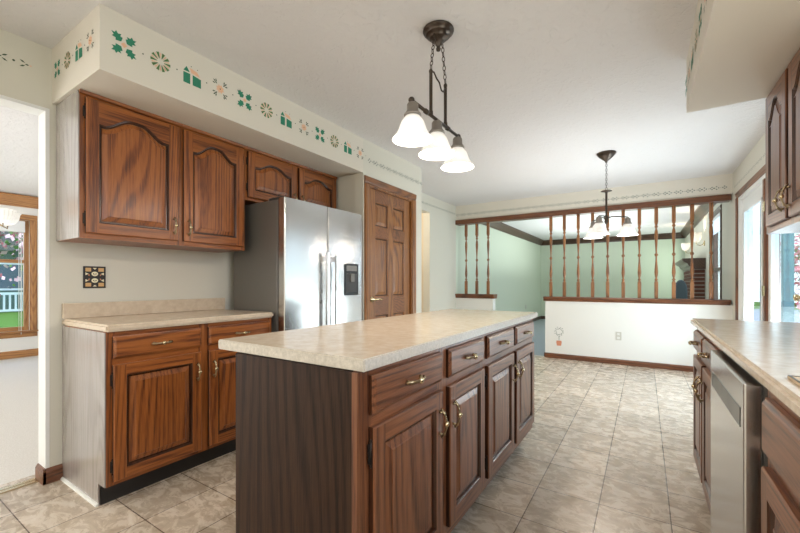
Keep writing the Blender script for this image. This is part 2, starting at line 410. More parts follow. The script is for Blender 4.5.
# right wall: added window opening for the fill (unseen, beside the camera), patio door opening, living windows
bm = B((XR, -3, 0, XR+.12, -.2, CZ), (XR, -.2, 0, XR+.12, 1.3, 1.1), (XR, -.2, 2.08, XR+.12, 1.3, CZ), (XR, 1.3, 0, XR+.12, 3.56, CZ),
       (XR, 3.56, 2.085, XR+.12, 5.69, CZ), (XR, 5.69, 0, XR+.12, 6.14, CZ))
struct('wall_right', bm, 'wall_paint')
bm = B((XR, 6.14, 0, XR+.12, 6.84, CZ), (XR, 6.84, 2.13, XR+.12, 7.78, CZ), (XR, 6.84, 0, XR+.12, 7.78, .55),
       (XR, 7.78, 0, XR+.12, 12.4, CZ))
struct('wall_living_right', bm, 'wall_paint')
struct('wall_rear', B((-2.9, -3.1, 0, 1.0, -3, CZ)), 'wall_paint')
# dining room
struct('wall_dining_far', B((-8.02, -3, 0, -7.9, .02, CZ), (-8.02, .02, 0, -7.9, 1.82, .40), (-8.02, .02, 2.07, -7.9, 1.82, CZ), (-8.02, 1.82, 0, -7.9, 3.5, CZ)), 'dining_paint')
struct('wall_dining_side', B((-8.02, 3.4, 0, -2.93, 3.5, CZ)), 'dining_paint')
struct('wall_dining_rear', B((-8.02, -3.1, 0, -2.93, -3, CZ)), 'dining_paint')
struct('wall_dining_inner', B((-2.945, .73, 0, XL-.116, 3.4, CZ)), 'dining_paint')
# soffits
struct('wall_soffit_left', B((XL, .74, 2.13, -2.16, 2.735, CZ)), 'header_paint')
struct('wall_soffit_right', B((.21, -2.9, 2.13, XR, 2.82, CZ)), 'header_paint')
# baseboards
def bb_prof(h=.085, t=.014): return [(0, 0), (t, 0), (t, h-.018), (t*.55, h-.006), (t*.3, h), (0, h)]
bm = bmesh.new(); prism(bm, [(YB-u, v) for u, v in bb_prof(.072, .016)], 'x', -1.275, XR-.001)
prism(bm, [(-1.262-u, v) for u, v in bb_prof(.072)], 'y', YB-.016, YB+.12)
struct('baseboard_back', bm, 'dark_trim_x')
bm = bmesh.new(); prism(bm, [(XL+u, v) for u, v in bb_prof(.085, .014)], 'y', .70, .79)
prism(bm, [(.712-u, v) for u, v in bb_prof(.085)], 'x', XL-.118, XL+.014)
struct('baseboard_left', bm, 'dark_trim_y')
bm = bmesh.new(); prism(bm, [(-7.9+u, v) for u, v in bb_prof(.11)], 'y', -3, 3.4)
struct('baseboard_dining', bm, 'window_oak_y')
bm = bmesh.new(); prism(bm, [(-2.73+u, v) for u, v in bb_prof(.09)], 'y', 6.14, 12.4)
prism(bm, [(12.4-u, v) for u, v in bb_prof(.09)], 'x', -2.73, XR)
struct('baseboard_living', bm, 'crown_oak_y')
bm = bmesh.new(); prism(bm, [(-2.73+u, v) for u, v in bb_prof(.085)], 'y', 5.071, 6.02)
struct('baseboard_left_far', bm, 'dark_trim_y')
struct('threshold', B((-2.93, -1.6, 0, -2.905, .70, .007), (-2.895, -1.6, 0, -2.87, .70, .007)), 'bright_brass')
struct('threshold', B((-2.075, 6.0, 0, -1.262, 6.07, .008)), 'plastic_ivory')
# crown mouldings (dark) in the living room, oak crown in the dining room
cp = [(0, 0), (0, -.15), (.02, -.15), (.03, -.12), (.075, -.06), (.10, -.03), (.115, -.03), (.115, 0)]
bm = bmesh.new(); prism(bm, [(-2.73+u, CZ+v) for u, v in cp], 'y', 6.14, 12.4); prism(bm, [(XR-u, CZ+v) for u, v in cp], 'y', 6.14, 12.4)
struct('trim_2', bm, 'crown_oak_y')
bm = bmesh.new(); prism(bm, [(12.4-u, CZ+v) for u, v in cp], 'x', -2.73, XR)
struct('trim_3', bm, 'crown_oak_x')
bm = bmesh.new(); prism(bm, [(-7.9+u, CZ-.01+v*1.1) for u, v in cp], 'y', -3, 3.4)
struct('trim_4', bm, 'window_oak_y')

# ------------------------------------------------------------------ stencils painted on the walls
SM = ['st_green', 'st_dark', 'st_olive', 'st_peach', 'st_grey', 'st_tan', 'st_pot', 'st_moss']
def poly(bm, pts, T, mi):
    vs = [bm.verts.new(T(u, v)) for u, v in pts]
    f = bm.faces.new(vs); f.material_index = mi
def leaf_cross(bm, T, s=1, peach=True):
    for sx in (-1, 1):
        for sz in (-1, 1):
            base = [(.012, .012), (.036, .008), (.036, .020), (.052, .022), (.044, .032), (.054, .046), (.040, .044), (.034, .056), (.026, .044), (.012, .048), (.016, .036), (.006, .032)]
            poly(bm, [(x*sx*s, z*sz*s) for x, z in base], T, 0)
    poly(bm, [(.014*s, 0), (0, .014*s), (-.014*s, 0), (0, -.014*s)], T, 3)
def wheel(bm, T, s=1):
    n = 10
    for i in range(n*2):
        a = 2*PI*i/(n*2); w = PI/(n*2)*.85
        rr = .05 if i % 2 == 0 else .046; w2 = w*(1.15 if i % 2 == 0 else .6)
        poly(bm, [(math.cos(a-w2*.5)*.017*s, math.sin(a-w2*.5)*.017*s), (math.cos(a-w2)*rr*s, math.sin(a-w2)*rr*s), (math.cos(a+w2)*rr*s, math.sin(a+w2)*rr*s), (math.cos(a+w2*.5)*.017*s, math.sin(a+w2*.5)*.017*s)], T, 7 if i % 2 == 0 else 3)
def basket(bm, T, s=1):
    poly(bm, [(-.05*s, -.05*s), (-.012*s, -.05*s), (-.012*s, .008*s), (-.05*s, .008*s)], T, 0)
    poly(bm, [(.002*s, -.05*s), (.05*s, -.05*s), (.05*s, .0*s), (.002*s, .008*s)], T, 0)
    poly(bm, [(-.05*s, .016*s), (-.014*s, .016*s), (-.032*s, .044*s)], T, 0)
    poly(bm, [(-.006*s, .016*s), (.046*s, .010*s), (.028*s, .034*s), (-.016*s, .042*s)], T, 3)
    for u, v in ((-.006, .052), (.03, .048)): poly(bm, [(u*s+.003*math.cos(k), v*s+.003*math.sin(k)) for k in (0, 1.2, 2.5, 3.8, 5)], T, 1)
def sunburst(bm, T, s=1):
    pts = []
    for i in range(16):
        a = 2*PI*i/16; r = (.028 if i % 2 else .019)*s; pts.append((r*math.cos(a), r*math.sin(a)))
    poly(bm, pts, T, 3)
    poly(bm, [(.004*math.cos(k), .004*math.sin(k)) for k in (0, 1.2, 2.5, 3.8, 5)], lambda u, v: T(u, v, 1), 1)
    for sx in (-1, 1):
        for sz in (-1, 1):
            for (u, v, a) in ((.026, .030, .8), (.036, .040, .8), (.040, .026, .2), (.026, .044, 1.4)):
                c, s_ = math.cos(a)*.0105*s, math.sin(a)*.0105*s
                poly(bm, [((u*s-c)*sx, (v*s-s_)*sz), ((u*s+s_*.4)*sx, (v*s-c*.4)*sz), ((u*s+c)*sx, (v*s+s_)*sz), ((u*s-s_*.4)*sx, (v*s+c*.4)*sz)], T, 1)
def dot(bm, T, u, v, r=.004, mi=1): poly(bm, [(u+r*math.cos(k*PI/3), v+r*math.sin(k*PI/3)) for k in range(6)], T, mi)
def TX(x, y, z, sgn=1):      # surface facing +x (sgn 1) or -x
    return lambda u, v, k=0: (x+sgn*(.0012+.0006*k), y+u, z+v)
def TY(x, y, z):             # surface facing -y
    return lambda u, v, k=0: (x+u, y-.0012-.0006*k, z+v)
MOT = [leaf_cross, wheel, basket, sunburst]
bm = bmesh.new()
for i in range(12):
    y = .84+i*.1682
    MOT[i % 4](bm, TX(-2.16, y, 2.293))
    dot(bm, TX(-2.16, y+.084, 2.293), 0, 0)
for i, x in enumerate((-2.722, -2.571, -2.412, -2.268)):
    MOT[i](bm, TY(x, .74, 2.30), .9) if i != 0 else MOT[i](bm, TY(x, .74, 2.30), .85)
    if i < 3: dot(bm, TY(x+.077, .74, 2.30), 0, 0)
struct('stencil_border', bm, SM, recalc=False).parent = bpy.data.objects['wall_soffit_left']
def small_unit(bm, T, mi=4, s=1):
    for cu, k in ((-.022, 1), (.028, .85)):
        for u, v in ((-.013, 0), (.013, 0), (0, .011), (0, -.011)):
            u = cu+u*k; v = v*k
            poly(bm, [((u-.0062)*s, v*s), (u*s, (v-.0055)*s), ((u+.0062)*s, v*s), (u*s, (v+.0055)*s)], T, mi)
    poly(bm, [((.0015)*s, 0), (.004*s, -.003*s), (.0065*s, 0), (.004*s, .003*s)], T, mi)
def border(name, T, n, step, parent, mi=4, s=1):
    bm = bmesh.new()
    for i in range(n):
        small_unit(bm, T(i*step), mi, s)
    struct(name, bm, SM, recalc=False).parent = bpy.data.objects[parent]
border('stencil_border', lambda d: TX(-2.16, 2.86+d, 2.262), 9, .113, 'wall_pantry', s=1.4)
border('stencil_border', lambda d: TX(-2.73, 3.90+d, 2.30), 19, .113, 'wall_left_far', s=1.3)
border('stencil_border', lambda d: TY(-2.66+d, YB, 2.284), 30, .1185, 'wall_back_header', 4, 1.5)
border('stencil_border', lambda d: TX(XR, 2.95+d, 2.25, -1), 26, .116, 'wall_right')
bm = bmesh.new()
for i in range(16): MOT[(i+1) % 4](bm, TX(.21, .3+i*.1682, 2.293, -1))
struct('stencil_border', bm, SM, recalc=False).parent = bpy.data.objects['wall_soffit_right']
# vine on the header over the dining opening
bm = bmesh.new()
def vleaf(bm, T, u, v, a, l=.026, w=.009, mi=1):
    c, s_ = math.cos(a), math.sin(a)
    poly(bm, [(u-c*l/2, v-s_*l/2), (u-s_*w/2, v+c*w/2), (u+c*l/2, v+s_*l/2), (u+s_*w/2, v-c*w/2)], T, mi)
for i in range(7):
    T = TX(XL, .585-i*.17, 2.30)
    for sg in (1, -1):
        vleaf(bm, T, sg*.034, .012, -.5*sg); vleaf(bm, T, sg*.034, -.012, .5*sg); vleaf(bm, T, sg*.052, 0, 0, .018)
        vleaf(bm, T, sg*.066, 0, 0, .012, .008, 3)
    dot(bm, T, 0, 0, .006)
struct('stencil_vine', bm, SM, recalc=False).parent = bpy.data.objects['wall_left_header']
# topiary stencil on the half wall
bm = bmesh.new(); T = TY(-1.067, YB, .40)
for i in range(26):
    a = 2*PI*i/26; r = .05+.012*math.sin(i*2.6)
    u, v = r*math.cos(a), r*1.1*math.sin(a)-(.012 if abs(math.cos(a)) < .3 and math.sin(a) > 0 else 0)
    vleaf(bm, T, u, v, a+1.1*(-1)**i, .028, .009, 4)
poly(bm, [(-.003, -.13), (.003, -.13), (.003, -.06), (-.003, -.06)], T, 1)
poly(bm, [(-.028, -.21), (.028, -.21), (.038, -.165), (.034, -.135), (-.034, -.135), (-.038, -.165)], T, 6)
struct('topiary_stencil', bm, SM, recalc=False).parent = bpy.data.objects['wall_half_right']

# ------------------------------------------------------------------ cabinet door / handle builders
def arch_pts(w, h, s, A, n=22):
    """inner opening outline: start bottom-left, ccw; arch on top when A>0"""
    x0, x1, z0, zt = s, w-s, s, h-s
    pts = [(x0, z0), (x1, z0)]
    if A <= 0: return pts+[(x1, zt), (x0, zt)]
    c = (x0+x1)/2; hw = (x1-x0)/2
    for i in range(n+1):
        x = x1-(x1-x0)*i/n; u = abs(x-c)/hw
        pts.append((x, zt-A+A*.5*(1+math.cos(PI*min(1, u/.86)**1.35))))
    return pts
def shrink(pts, d):
    n = len(pts); out = []
    for i in range(n):
        p0, p1, p2 = Vector(pts[i-1]), Vector(pts[i]), Vector(pts[(i+1) % n])
        e1 = (p1-p0).normalized(); e2 = (p2-p1).normalized()
        n1 = Vector((-e1.y, e1.x)); n2 = Vector((-e2.y, e2.x)); b = (n1+n2)
        b = b/max(.35, b.dot(n1))if b.length > 1e-6 else n1
        out.append(tuple(p1+b*d))
    return out
def door_bm(w, h, A=0, s=.056, t=.019):
    """front faces -y; slots: 0 vertical grain, 1 horizontal grain, 2 panel"""
    bm = bmesh.new(); c = .004
    def V(x, z, y): return bm.verts.new((x, y, z))
    def F(vs, mi=0): f = bm.faces.new(vs); f.material_index = mi; return f
    O = arch_pts(w, h, s, A); yf = -t
    zs = O[2][1]                                     # where arch starts / opening top
    # frame front: stiles (bounded by chamfer), rails
    F([V(c, c, yf), V(s, c, yf), V(s, h-c, yf), V(c, h-c, yf)], 0)
    F([V(w-s, c, yf), V(w-c, c, yf), V(w-c, h-c, yf), V(w-s, h-c, yf)], 0)
    F([V(s, c, yf), V(w-s, c, yf), V(w-s, s, yf), V(s, s, yf)], 1)
    for i in range(2, len(O)-1):
        a, b_ = O[i], O[i+1]
        F([V(a[0], a[1], yf), V(a[0], h-c, yf), V(b_[0], h-c, yf), V(b_[0], b_[1], yf)], 1)
    # outer chamfer and edge
    ring = lambda d, y: [V(d, d, y), V(w-d, d, y), V(w-d, h-d, y), V(d, h-d, y)]
    r0 = ring(c, yf); r1 = ring(0, yf+c); r2 = ring(0, 0)
    for a, b_ in ((r0, r1), (r1, r2)):
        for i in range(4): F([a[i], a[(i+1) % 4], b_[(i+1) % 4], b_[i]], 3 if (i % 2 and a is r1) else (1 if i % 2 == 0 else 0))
    F(list(reversed(r2)), 0)
    # sticking, groove, raised panel
    L0 = [V(x, z, yf) for x, z in O]
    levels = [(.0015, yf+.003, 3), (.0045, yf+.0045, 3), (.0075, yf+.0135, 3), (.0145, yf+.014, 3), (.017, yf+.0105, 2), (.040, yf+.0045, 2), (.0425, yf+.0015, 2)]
    prev = L0
    for d, y, mi in levels:
        cur = [V(x, z, y) for x, z in shrink(O, d)]
        for i in range(len(O)): F([prev[i], prev[(i+1) % len(O)], cur[(i+1) % len(O)], cur[i]], mi)
        prev = cur
    F(prev, 2)
    return bm
def drawer_bm(w, h, t=.019):
    bm = bmesh.new(); b = .012
    def ring(d, y): return [bm.verts.new(p) for p in ((d, y, d), (w-d, y, d), (w-d, y, h-d), (d, y, h-d))]
    R = [ring(0, 0), ring(0, -t*.55), ring(.004, -t*.62), ring(b, -t), ]
    for a, c in zip(R, R[1:]):
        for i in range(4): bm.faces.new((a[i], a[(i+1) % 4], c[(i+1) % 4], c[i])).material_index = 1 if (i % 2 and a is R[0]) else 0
    bm.faces.new(R[-1]); bm.faces.new(list(reversed(R[0])))
    return bm
def handle_mesh():
    bm = bmesh.new()
    pts, rad = [], []
    prof = [(-.052, .0015), (-.048, .0045), (-.043, .0028), (-.038, .0055), (-.033, .004), (-.024, .003), (-.016, .004), (-.012, .003), (-.009, .0048)]
    for z, r in prof: pts.append((0, -(.004+.020*max(0, math.cos(PI*z/.1))**.6), z)); rad.append(r)
    tube(bm, pts, rad, 8, 0)
    tube(bm, [(p[0], p[1], -p[2]) for p in reversed(pts)], list(reversed(rad)), 8, 0)
    m = bmesh.new(); bmesh.ops.create_uvsphere(m, u_segments=12, v_segments=8, radius=.0085); 
    for f in m.faces: f.material_index = 1; f.smooth = True
    merge(bm, m, Matrix.Translation((0, -.024, 0)) @ Matrix.Diagonal((1, 1, 1.25, 1)))
    for sg in (-1, 1):
        tube(bm, [(0, 0, sg*.039), (0, -.004, sg*.039), (0, -.011, sg*.039)], [.006, .0045, .0035], 8, 0)
    me = bpy.data.meshes.new('handle'); bmesh.ops.recalc_face_normals(bm, faces=bm.faces); bm.to_mesh(me); bm.free()
    me.materials.append(MATS['antique_brass']); me.materials.append(MATS['bright_brass'])
    return me
HM = handle_mesh()
def handle(parent, x, y, z, horiz=False):
    o = bpy.data.objects.new('handle', HM); COL.objects.link(o); o.parent = parent; o.location = (x, y, z); o.scale = (1.35, 1.15, 1.04)
    if horiz: o.rotation_euler = (0, PI/2, 0)
    return o
def hinge(parent, x, z, side):
    bm = bmesh.new()
    rbox(bm, -.004, -.0035, -.028, .004, .003, .028, r=.0015, seg=1)
    tube(bm, [(side*.004, -.005, -.034), (side*.004, -.005, .034)], .0035, 6)
    for sg in (-1, 1):
        t = bmesh.new(); bmesh.ops.create_uvsphere(t, u_segments=8, v_segments=6, radius=.0045); merge(bm, t, Matrix.Translation((side*.004, -.005, sg*.036)))
    return obj('hinge', bm, 'hinge_black', parent, (x, -.004, z))

def cabinet(name, label, cat, loc, rz, w, d, z0, z1, doors, drawers=(), pre='oak', side='oak_z', kick=True, crown=False, group=None, pulls=True):
    """local: x along the front, front plane y=0 facing -y. doors: (x0,x1,z0,z1,arch,handle side,'l/r', handle z)"""
    t = thing(name, label, cat, loc, rz, group)
    z = pre+'_z'; x = pre+'_x'
    # carcass: closed body behind the face frame
    obj('carcass', B((0, .019, z0+(.11 if kick else 0), w, d, z1)), [side], t)
    ft = .019; zb = z0+(.11 if kick else 0)
    bm = bmesh.new()
    xs = sorted({round(v, 4) for q in doors for v in (q[0], q[1])})
    # frame: one board behind the doors with stiles and rails grain by slot
    box(bm, 0, 0, zb, doors[0][0]+.012, ft, z1, 0)
    box(bm, doors[-1][1]-.012, 0, zb, w, ft, z1, 0)
    for a, b_ in zip(doors, doors[1:]): box(bm, a[1]-.012, 0, zb, b_[0]+.012, ft, z1, 0)
    zlo = min(q[2] for q in doors); zhi = max([q[3] for q in doors]+[q[3] for q in drawers])
    segs = [(doors[0][0]+.012, doors[0][1]-.012)]+[(q[0]+.012, q[1]-.012) for q in doors[1:]]
    for a, b_ in segs:
        box(bm, a, 0, zb, b_, ft-.001, zlo+.012, 1); box(bm, a, 0, zhi-.012, b_, ft-.001, z1, 1)
        if drawers: box(bm, a, 0, doors[0][3]-.012, b_, ft-.001, drawers[0][2]+.012, 1)
        box(bm, a, ft-.004, zlo+.012, b_, ft-.002, zhi-.012, 2)
    obj('face_frame', bm, [z, x, 'gap_dark'], t)
    if kick: obj('toe_kick', B((.004, .075, z0, w-.004, .095, zb-.001)), 'toe_black', t)
    for q in doors:
        x0, x1, a0, a1, A, hs, hz = q
        dm = obj('door', door_bm(x1-x0, a1-a0, A), [z, x, z, 'stain_with_shade'], t, (x0, -.001, a0))
        hx = .028 if hs == 'l' else (x1-x0-.028)
        handle(dm, hx, -.019, hz-a0)
        hgx = (x1-x0+.001) if hs == 'l' else -.001
        sgn = 1 if hs == 'l' else -1
        for zz in (.075, a1-a0-.075): hinge(dm, hgx+sgn*.005, zz, -sgn)
    for q in drawers:
        x0, x1, a0, a1 = q
        dm = obj('drawer', drawer_bm(x1-x0, a1-a0), [x, 'stain_with_shade'], t, (x0, -.001, a0))
        if pulls: handle(dm, (x1-x0)/2, -.019, (a1-a0)/2, True)
    if crown:
        bm = bmesh.new(); prism(bm, [(.0, z1-.02), (-.012, z1-.016), (-.016, z1), (.0, z1)], 'x', -.002, w+.0)
        obj('top_moulding', bm, x, t)
    return t

# ------------------------------------------------------------------ left cabinets (front faces +x, local x -> world y)
XF = -2.229    # base face frame plane
cb = cabinet('base_cabinet', 'oak base cabinet with two doors and two drawers, glossy side with painted-in glare, left of the refrigerator', 'cabinet', (XF, .79, 0), PI/2, .985, .577, 0, .876,
    [(.025, .472, .131, .711, 0, 'r', .60), (.517, .966, .131, .711, 0, 'l', .60)],
    [(.025, .472, .742, .852), (.517, .966, .742, .852)])
obj('end_panel', B((-.006, .0, .112, -.0005, .577, .874), (-.006, .077, .0, -.0005, .577, .112)), 'glare_veneer_z', cb)
bm = bmesh.new(); prism(bm, [(-.006, 0), (-.018, 0), (-.015, .009), (-.008, .013), (-.006, .013)], 'y', .075, .577)
obj('shoe_moulding', bm, 'plastic_white', cb)

def counter(name, label, x0, x1, y0, y1, z0=.877, z1=.914, front=None, mats=('laminate', 'laminate_edge'), split=True):
    bm = bmesh.new(); box(bm, x0, y0, z0, x1, y1, z1)
    bmesh.ops.bevel(bm, geom=list(bm.edges), offset=.0035 if split else .010, segments=2 if split else 4, affect='EDGES')
    for f in bm.faces: f.material_index = 0 if f.normal.z > .5 else (1 if split else 0)
    t = tag(empty(name, ((x0+x1)/2, (y0+y1)/2, z0)), label, 'countertop')
    o = obj('slab', bm, list(mats), t, (-(x0+x1)/2, -(y0+y1)/2, -z0))
    return t, o
ct, _s = counter('countertop', 'beige laminate countertop with backsplash on the short cabinet left of the refrigerator', XL+.002, -2.20, .782, 1.778, z0=.878, split=False)
_m = _s
obj('backsplash', B((XL+.003, .782, .9145, XL+.024, 1.778, 1.003), r=.003), 'laminate', ct, (-(XL-2.198)/2, -1.28, -.878))

XU = -2.478
uc = cabinet('wall_cabinet', 'oak wall cabinet with two tall arched doors above the short counter', 'cabinet', (XU, .762, 0), PI/2, .972, .331, 1.357, 2.129,
    [(.022, .492, 1.385, 2.098, .07, 'r', 1.475), (.526, .95, 1.385, 2.098, .07, 'l', 1.475)], kick=False, crown=True)
obj('end_panel', B((-.005, .0, 1.358, -.0005, .328, 2.128)), 'glare_veneer_z', uc)
cabinet('wall_cabinet', 'oak wall cabinet with two short arched doors above the refrigerator', 'cabinet', (XU, 1.736, 0), PI/2, .99, .331, 1.735, 2.129,
    [(.02, .482, 1.757, 2.098, .05, 'r', 1.815), (.512, .968, 1.757, 2.098, .05, 'l', 1.815)], kick=False, crown=True)

# ------------------------------------------------------------------ island
XI = -.660
dz = (.160, .712); rz = (.747, .858)
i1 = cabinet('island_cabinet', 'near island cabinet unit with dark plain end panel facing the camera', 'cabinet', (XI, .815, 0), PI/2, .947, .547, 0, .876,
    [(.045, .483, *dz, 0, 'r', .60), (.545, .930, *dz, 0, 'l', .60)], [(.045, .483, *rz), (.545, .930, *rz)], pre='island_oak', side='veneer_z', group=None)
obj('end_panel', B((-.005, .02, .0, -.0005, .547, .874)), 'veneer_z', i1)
obj('corner_post', B((-.006, .0, .0, -.0005, .019, .874)), 'island_oak_z', i1)
i2 = cabinet('island_cabinet', 'far island cabinet unit beside the tiled aisle, nearer the half wall', 'cabinet', (XI, 1.763, 0), PI/2, .975, .547, 0, .876,
    [(.035, .470, *dz, 0, 'r', .60), (.520, .950, *dz, 0, 'l', .60)], [(.035, .470, *rz), (.520, .950, *rz)], pre='island_oak', side='veneer_z', group=None)
counter('countertop', 'long beige laminate countertop on the kitchen island', -1.31, -.634, .807, 2.785, z0=.879)

# ------------------------------------------------------------------ right run (front faces -x; local x -> world -y)
XRF = .255
cabinet('base_cabinet', 'oak base cabinet with two narrow doors beyond the dishwasher', 'cabinet', (XRF, 2.785, 0), -PI/2, .865, .632, 0, .876,
    [(.04, .405, .131, .712, 0, 'r', .60), (.445, .82, .131, .712, 0, 'l', .60)], [(.04, .405, .745, .852), (.445, .82, .745, .852)], pre='island_oak', side='veneer_z')
cabinet('base_cabinet', 'oak base cabinet nearest the camera on the right, this side of the dishwasher', 'cabinet', (XRF, 1.275, 0), -PI/2, 1.0, .632, 0, .876,
    [(.035, .475, .131, .68, 0, 'r', .57), (.515, .965, .131, .68, 0, 'l', .57)], [(.035, .475, .712, .846), (.515, .965, .712, .846)], pre='island_oak', side='veneer_z', pulls=False)
rc, rs = counter('countertop', 'long beige laminate countertop along the right wall above the dishwasher', .226, XR-.002, -.6, 2.80, z0=.878, split=False)
t = tag(empty('dishwasher', (.26, 1.595, 0)), 'stainless steel dishwasher under the right countertop', 'dishwasher')
bm = bmesh.new(); rbox(bm, -.045, -.292, .105, -.008, .292, .862, r=.005)
obj('door', bm, 'stainless', t)
obj('tub', B((-.007, -.297, .105, .55, .297, .868)), 'fridge_side', t)
bm = bmesh.new()
rbox(bm, -.0465, -.25, .735, -.0445, .25, .788, r=.0008)
obj('handle_pocket', bm, 'pocket_grey', t)
obj('toe_kick', B((.03, -.29, 0, .06, .29, .104)), 'toe_black', t)
# small bordered tile on the counter
t = thing('trivet', 'small cream strip tile with dark border lying on the right countertop', 'trivet', (.275, 1.06, .9142))
obj('base', B((-.015, -.12, 0, .02, .085, .006), r=.001), 'st_tan', t)
bm = B((-.0145, -.118, .0061, -.0105, .083, .0072), (.0155, -.118, .0061, .0195, .083, .0072), (-.0145, .079, .0061, .0195, .084, .0072), (-.0145, .02, .0061, .0195, .026, .0072), (-.0145, -.05, .0061, .0195, -.044, .0072), (-.0145, -.119, .0061, .0195, -.114, .0072))
obj('border_pattern', bm, 'pocket_grey', t)
# right wall cabinet
cabinet('wall_cabinet', 'oak wall cabinet with arched doors on the right wall by the glass door', 'cabinet', (.56, 2.825, 0), -PI/2, .85, .331, 1.385, 2.129,
    [(.075, .415, 1.415, 2.098, .08, 'r', 1.505), (.455, .80, 1.415, 2.098, .08, 'l', 1.505)], kick=False, pre='island_oak', side='island_oak_z')

# ------------------------------------------------------------------ refrigerator
fx = -2.12
t = thing('refrigerator', 'stainless side-by-side refrigerator with dark grey sides and water dispenser', 'refrigerator', (-2.46, 2.235, 0))
obj('body', B((-.25, -.435, .02, .265, .445, 1.715), r=.006), 'fridge_side', t)
for a_, b_ in ((-.425, -.335), (.345, .435)): obj('hinge_cover', B((.16, a_, 1.7155, .30, b_, 1.735), r=.004), 'seal', t)
obj('seal_gap', B((.2655, -.425, .06, .2775, .435, 1.70)), 'seal', t)
obj('grille', B((.266, -.42, .0, .29, .43, .055)), 'black_plastic', t)
def fridge_door(y0, y1, hy, disp=None):
    bm = bmesh.new(); n = 14; z0, z1 = .06, 1.725
    fr = []
    for u in [0, .004, .009, .016]+[k/n for k in range(1, n)]+[.984, .991, .996, 1]:
        y = y0+(y1-y0)*u; e = min(u, 1-u)*(y1-y0)
        x = .34 + .007*math.sin(PI*u) - (.006*(1-min(1, e/.007))**2)
        fr.append((x, y))
    prism(bm, [(.278, y0)]+fr+[(.278, y1)], 'z', z0, z1)
    for f in bm.faces:
        if abs(f.normal.z) < .5 and f.calc_area() < .2: f.smooth = False
    d = obj('door', bm, 'stainless', t)
    bm = bmesh.new(); rbox(bm, .375, hy-.016, .62, .392, hy+.016, 1.36, r=.004)
    for zz in (.68, 1.31): rbox(bm, .335, hy-.010, zz-.02, .376, hy+.010, zz+.02, r=.002)
    obj('handle', bm, 'handle_steel', d)
    return d
fridge_door(-.434, -.003, -.045)
d2 = fridge_door(.003, .434, .055)
bm = bmesh.new(); rbox(bm, .342, .185, 1.015, .351, .37, 1.285, r=.004)
dd = obj('dispenser', bm, 'black_plastic', d2)
bm = B((.3515, .205, 1.04, .353, .35, 1.20)); obj('dispenser_recess', bm, 'seal', dd)
bm = bmesh.new(); rbox(bm, .352, .255, 1.13, .366, .30, 1.20, r=.003); rbox(bm, .3515, .21, 1.222, .3535, .345, 1.268, r=.001); obj('dispenser_nozzle', bm, 'fridge_side', dd)

# ------------------------------------------------------------------ pantry door
pd = empty('door_1', (-2.16, 2.823, 0)); pd['kind'] = 'structure'
def casing_prof(w, t=.018): return [(0, 0), (w, 0), (w, t*.7), (w*.85, t), (w*.35, t*.8), (w*.2, t*.5), (0, t*.45)]
cw = .072
bm = bmesh.new()
prism(bm, [(-u, 0+.0) if False else (v, -u) for u, v in casing_prof(cw)], 'z', 0, 2.035, 0)          # left: x = v, y = -u
prism(bm, [(v, .777+u) for u, v in casing_prof(cw)], 'z', 0, 2.035, 0)
prism(bm, [(v, 2.035+u) for u, v in casing_prof(cw)], 'y', -cw, .777+cw, 1)
obj('casing', bm, ['door_oak_z', 'door_oak_y'], pd, kind='structure')
obj('jamb', B((-.11, .0005, 0, .0, .014, 2.034), (-.11, .763, 0, .0, .7765, 2.034), (-.11, .014, 2.02, .0, .763, 2.034)), 'door_oak_z', pd, kind='structure')
def six_panel(w, h, t=.035):
    bm = bmesh.new(); yf = -t
    st = .11; mid = .09
    pw = (w-2*st-mid)/2
    cols = [(st, st+pw), (st+pw+mid, w-st)]
    rows = [(.24, .80), (.98, 1.55), (1.66, h-.12)]
    # frame grid pieces
    xs = [0, st, st+pw, st+pw+mid, w-st, w]
    zs = [0, .24, .80, .98, 1.55, 1.66, h-.12, h]
    for i in range(5):
        for j in range(7):
            opening = i in (1, 3) and j in (1, 3, 5)
            if opening: continue
            v = [bm.verts.new((x, yf, z)) for x, z in ((xs[i], zs[j]), (xs[i+1], zs[j]), (xs[i+1], zs[j+1]), (xs[i], zs[j+1]))]
            f = bm.faces.new(v); f.material_index = 0 if i in (0, 4) or (i == 2) else 1
    for x0, x1 in cols:
        for z0, z1 in rows:
            O = [(x0, z0), (x1, z0), (x1, z1), (x0, z1)]
            prev = [bm.verts.new((x, yf, z)) for x, z in O]
            for d, y in ((.006, yf+.008), (.012, yf+.013), (.016, yf+.013), (.045, yf+.004)):
                cur = [bm.verts.new((x, y, z)) for x, z in shrink(O, d)]
                for k in range(4): bm.faces.new((prev[k], prev[(k+1) % 4], cur[(k+1) % 4], cur[k])).material_index = 2 if d in (.012, .016) else 0
                prev = cur
            bm.faces.new(prev).material_index = 0
    r0 = [bm.verts.new(p) for p in ((0, yf, 0), (w, yf, 0), (w, yf, h), (0, yf, h))]
    r1 = [bm.verts.new(p) for p in ((0, 0, 0), (w, 0, 0), (w, 0, h), (0, 0, h))]
    for k in range(4): bm.faces.new((r0[k], r0[(k+1) % 4], r1[(k+1) % 4], r1[k]))
    bm.faces.new(r1)
    return bm
sl = obj('door_slab', six_panel(.745, 2.01), ['door_oak_z', 'door_oak_y', 'stain_with_shade'], pd, (-.055, .016, .008), (0, 0, PI/2), kind='structure')
bm = bmesh.new()
t_ = bmesh.new(); lathe(t_, [(.0, 0), (.031, 0), (.031, .006), (.012, .010), (.010, .045), (.0, .045)], seg=20); merge(bm, t_, Matrix.Rotation(PI/2, 4, 'X'))
tube(bm, [(0, -.045, 0), (.02, -.05, .001), (.05, -.05, .007), (.085, -.049, -.004), (.11, -.048, .003)], [.010, .010, .007, .008, .006], 10)
obj('door_handle', bm, 'bright_brass', sl, (.055, -.0355, .955))
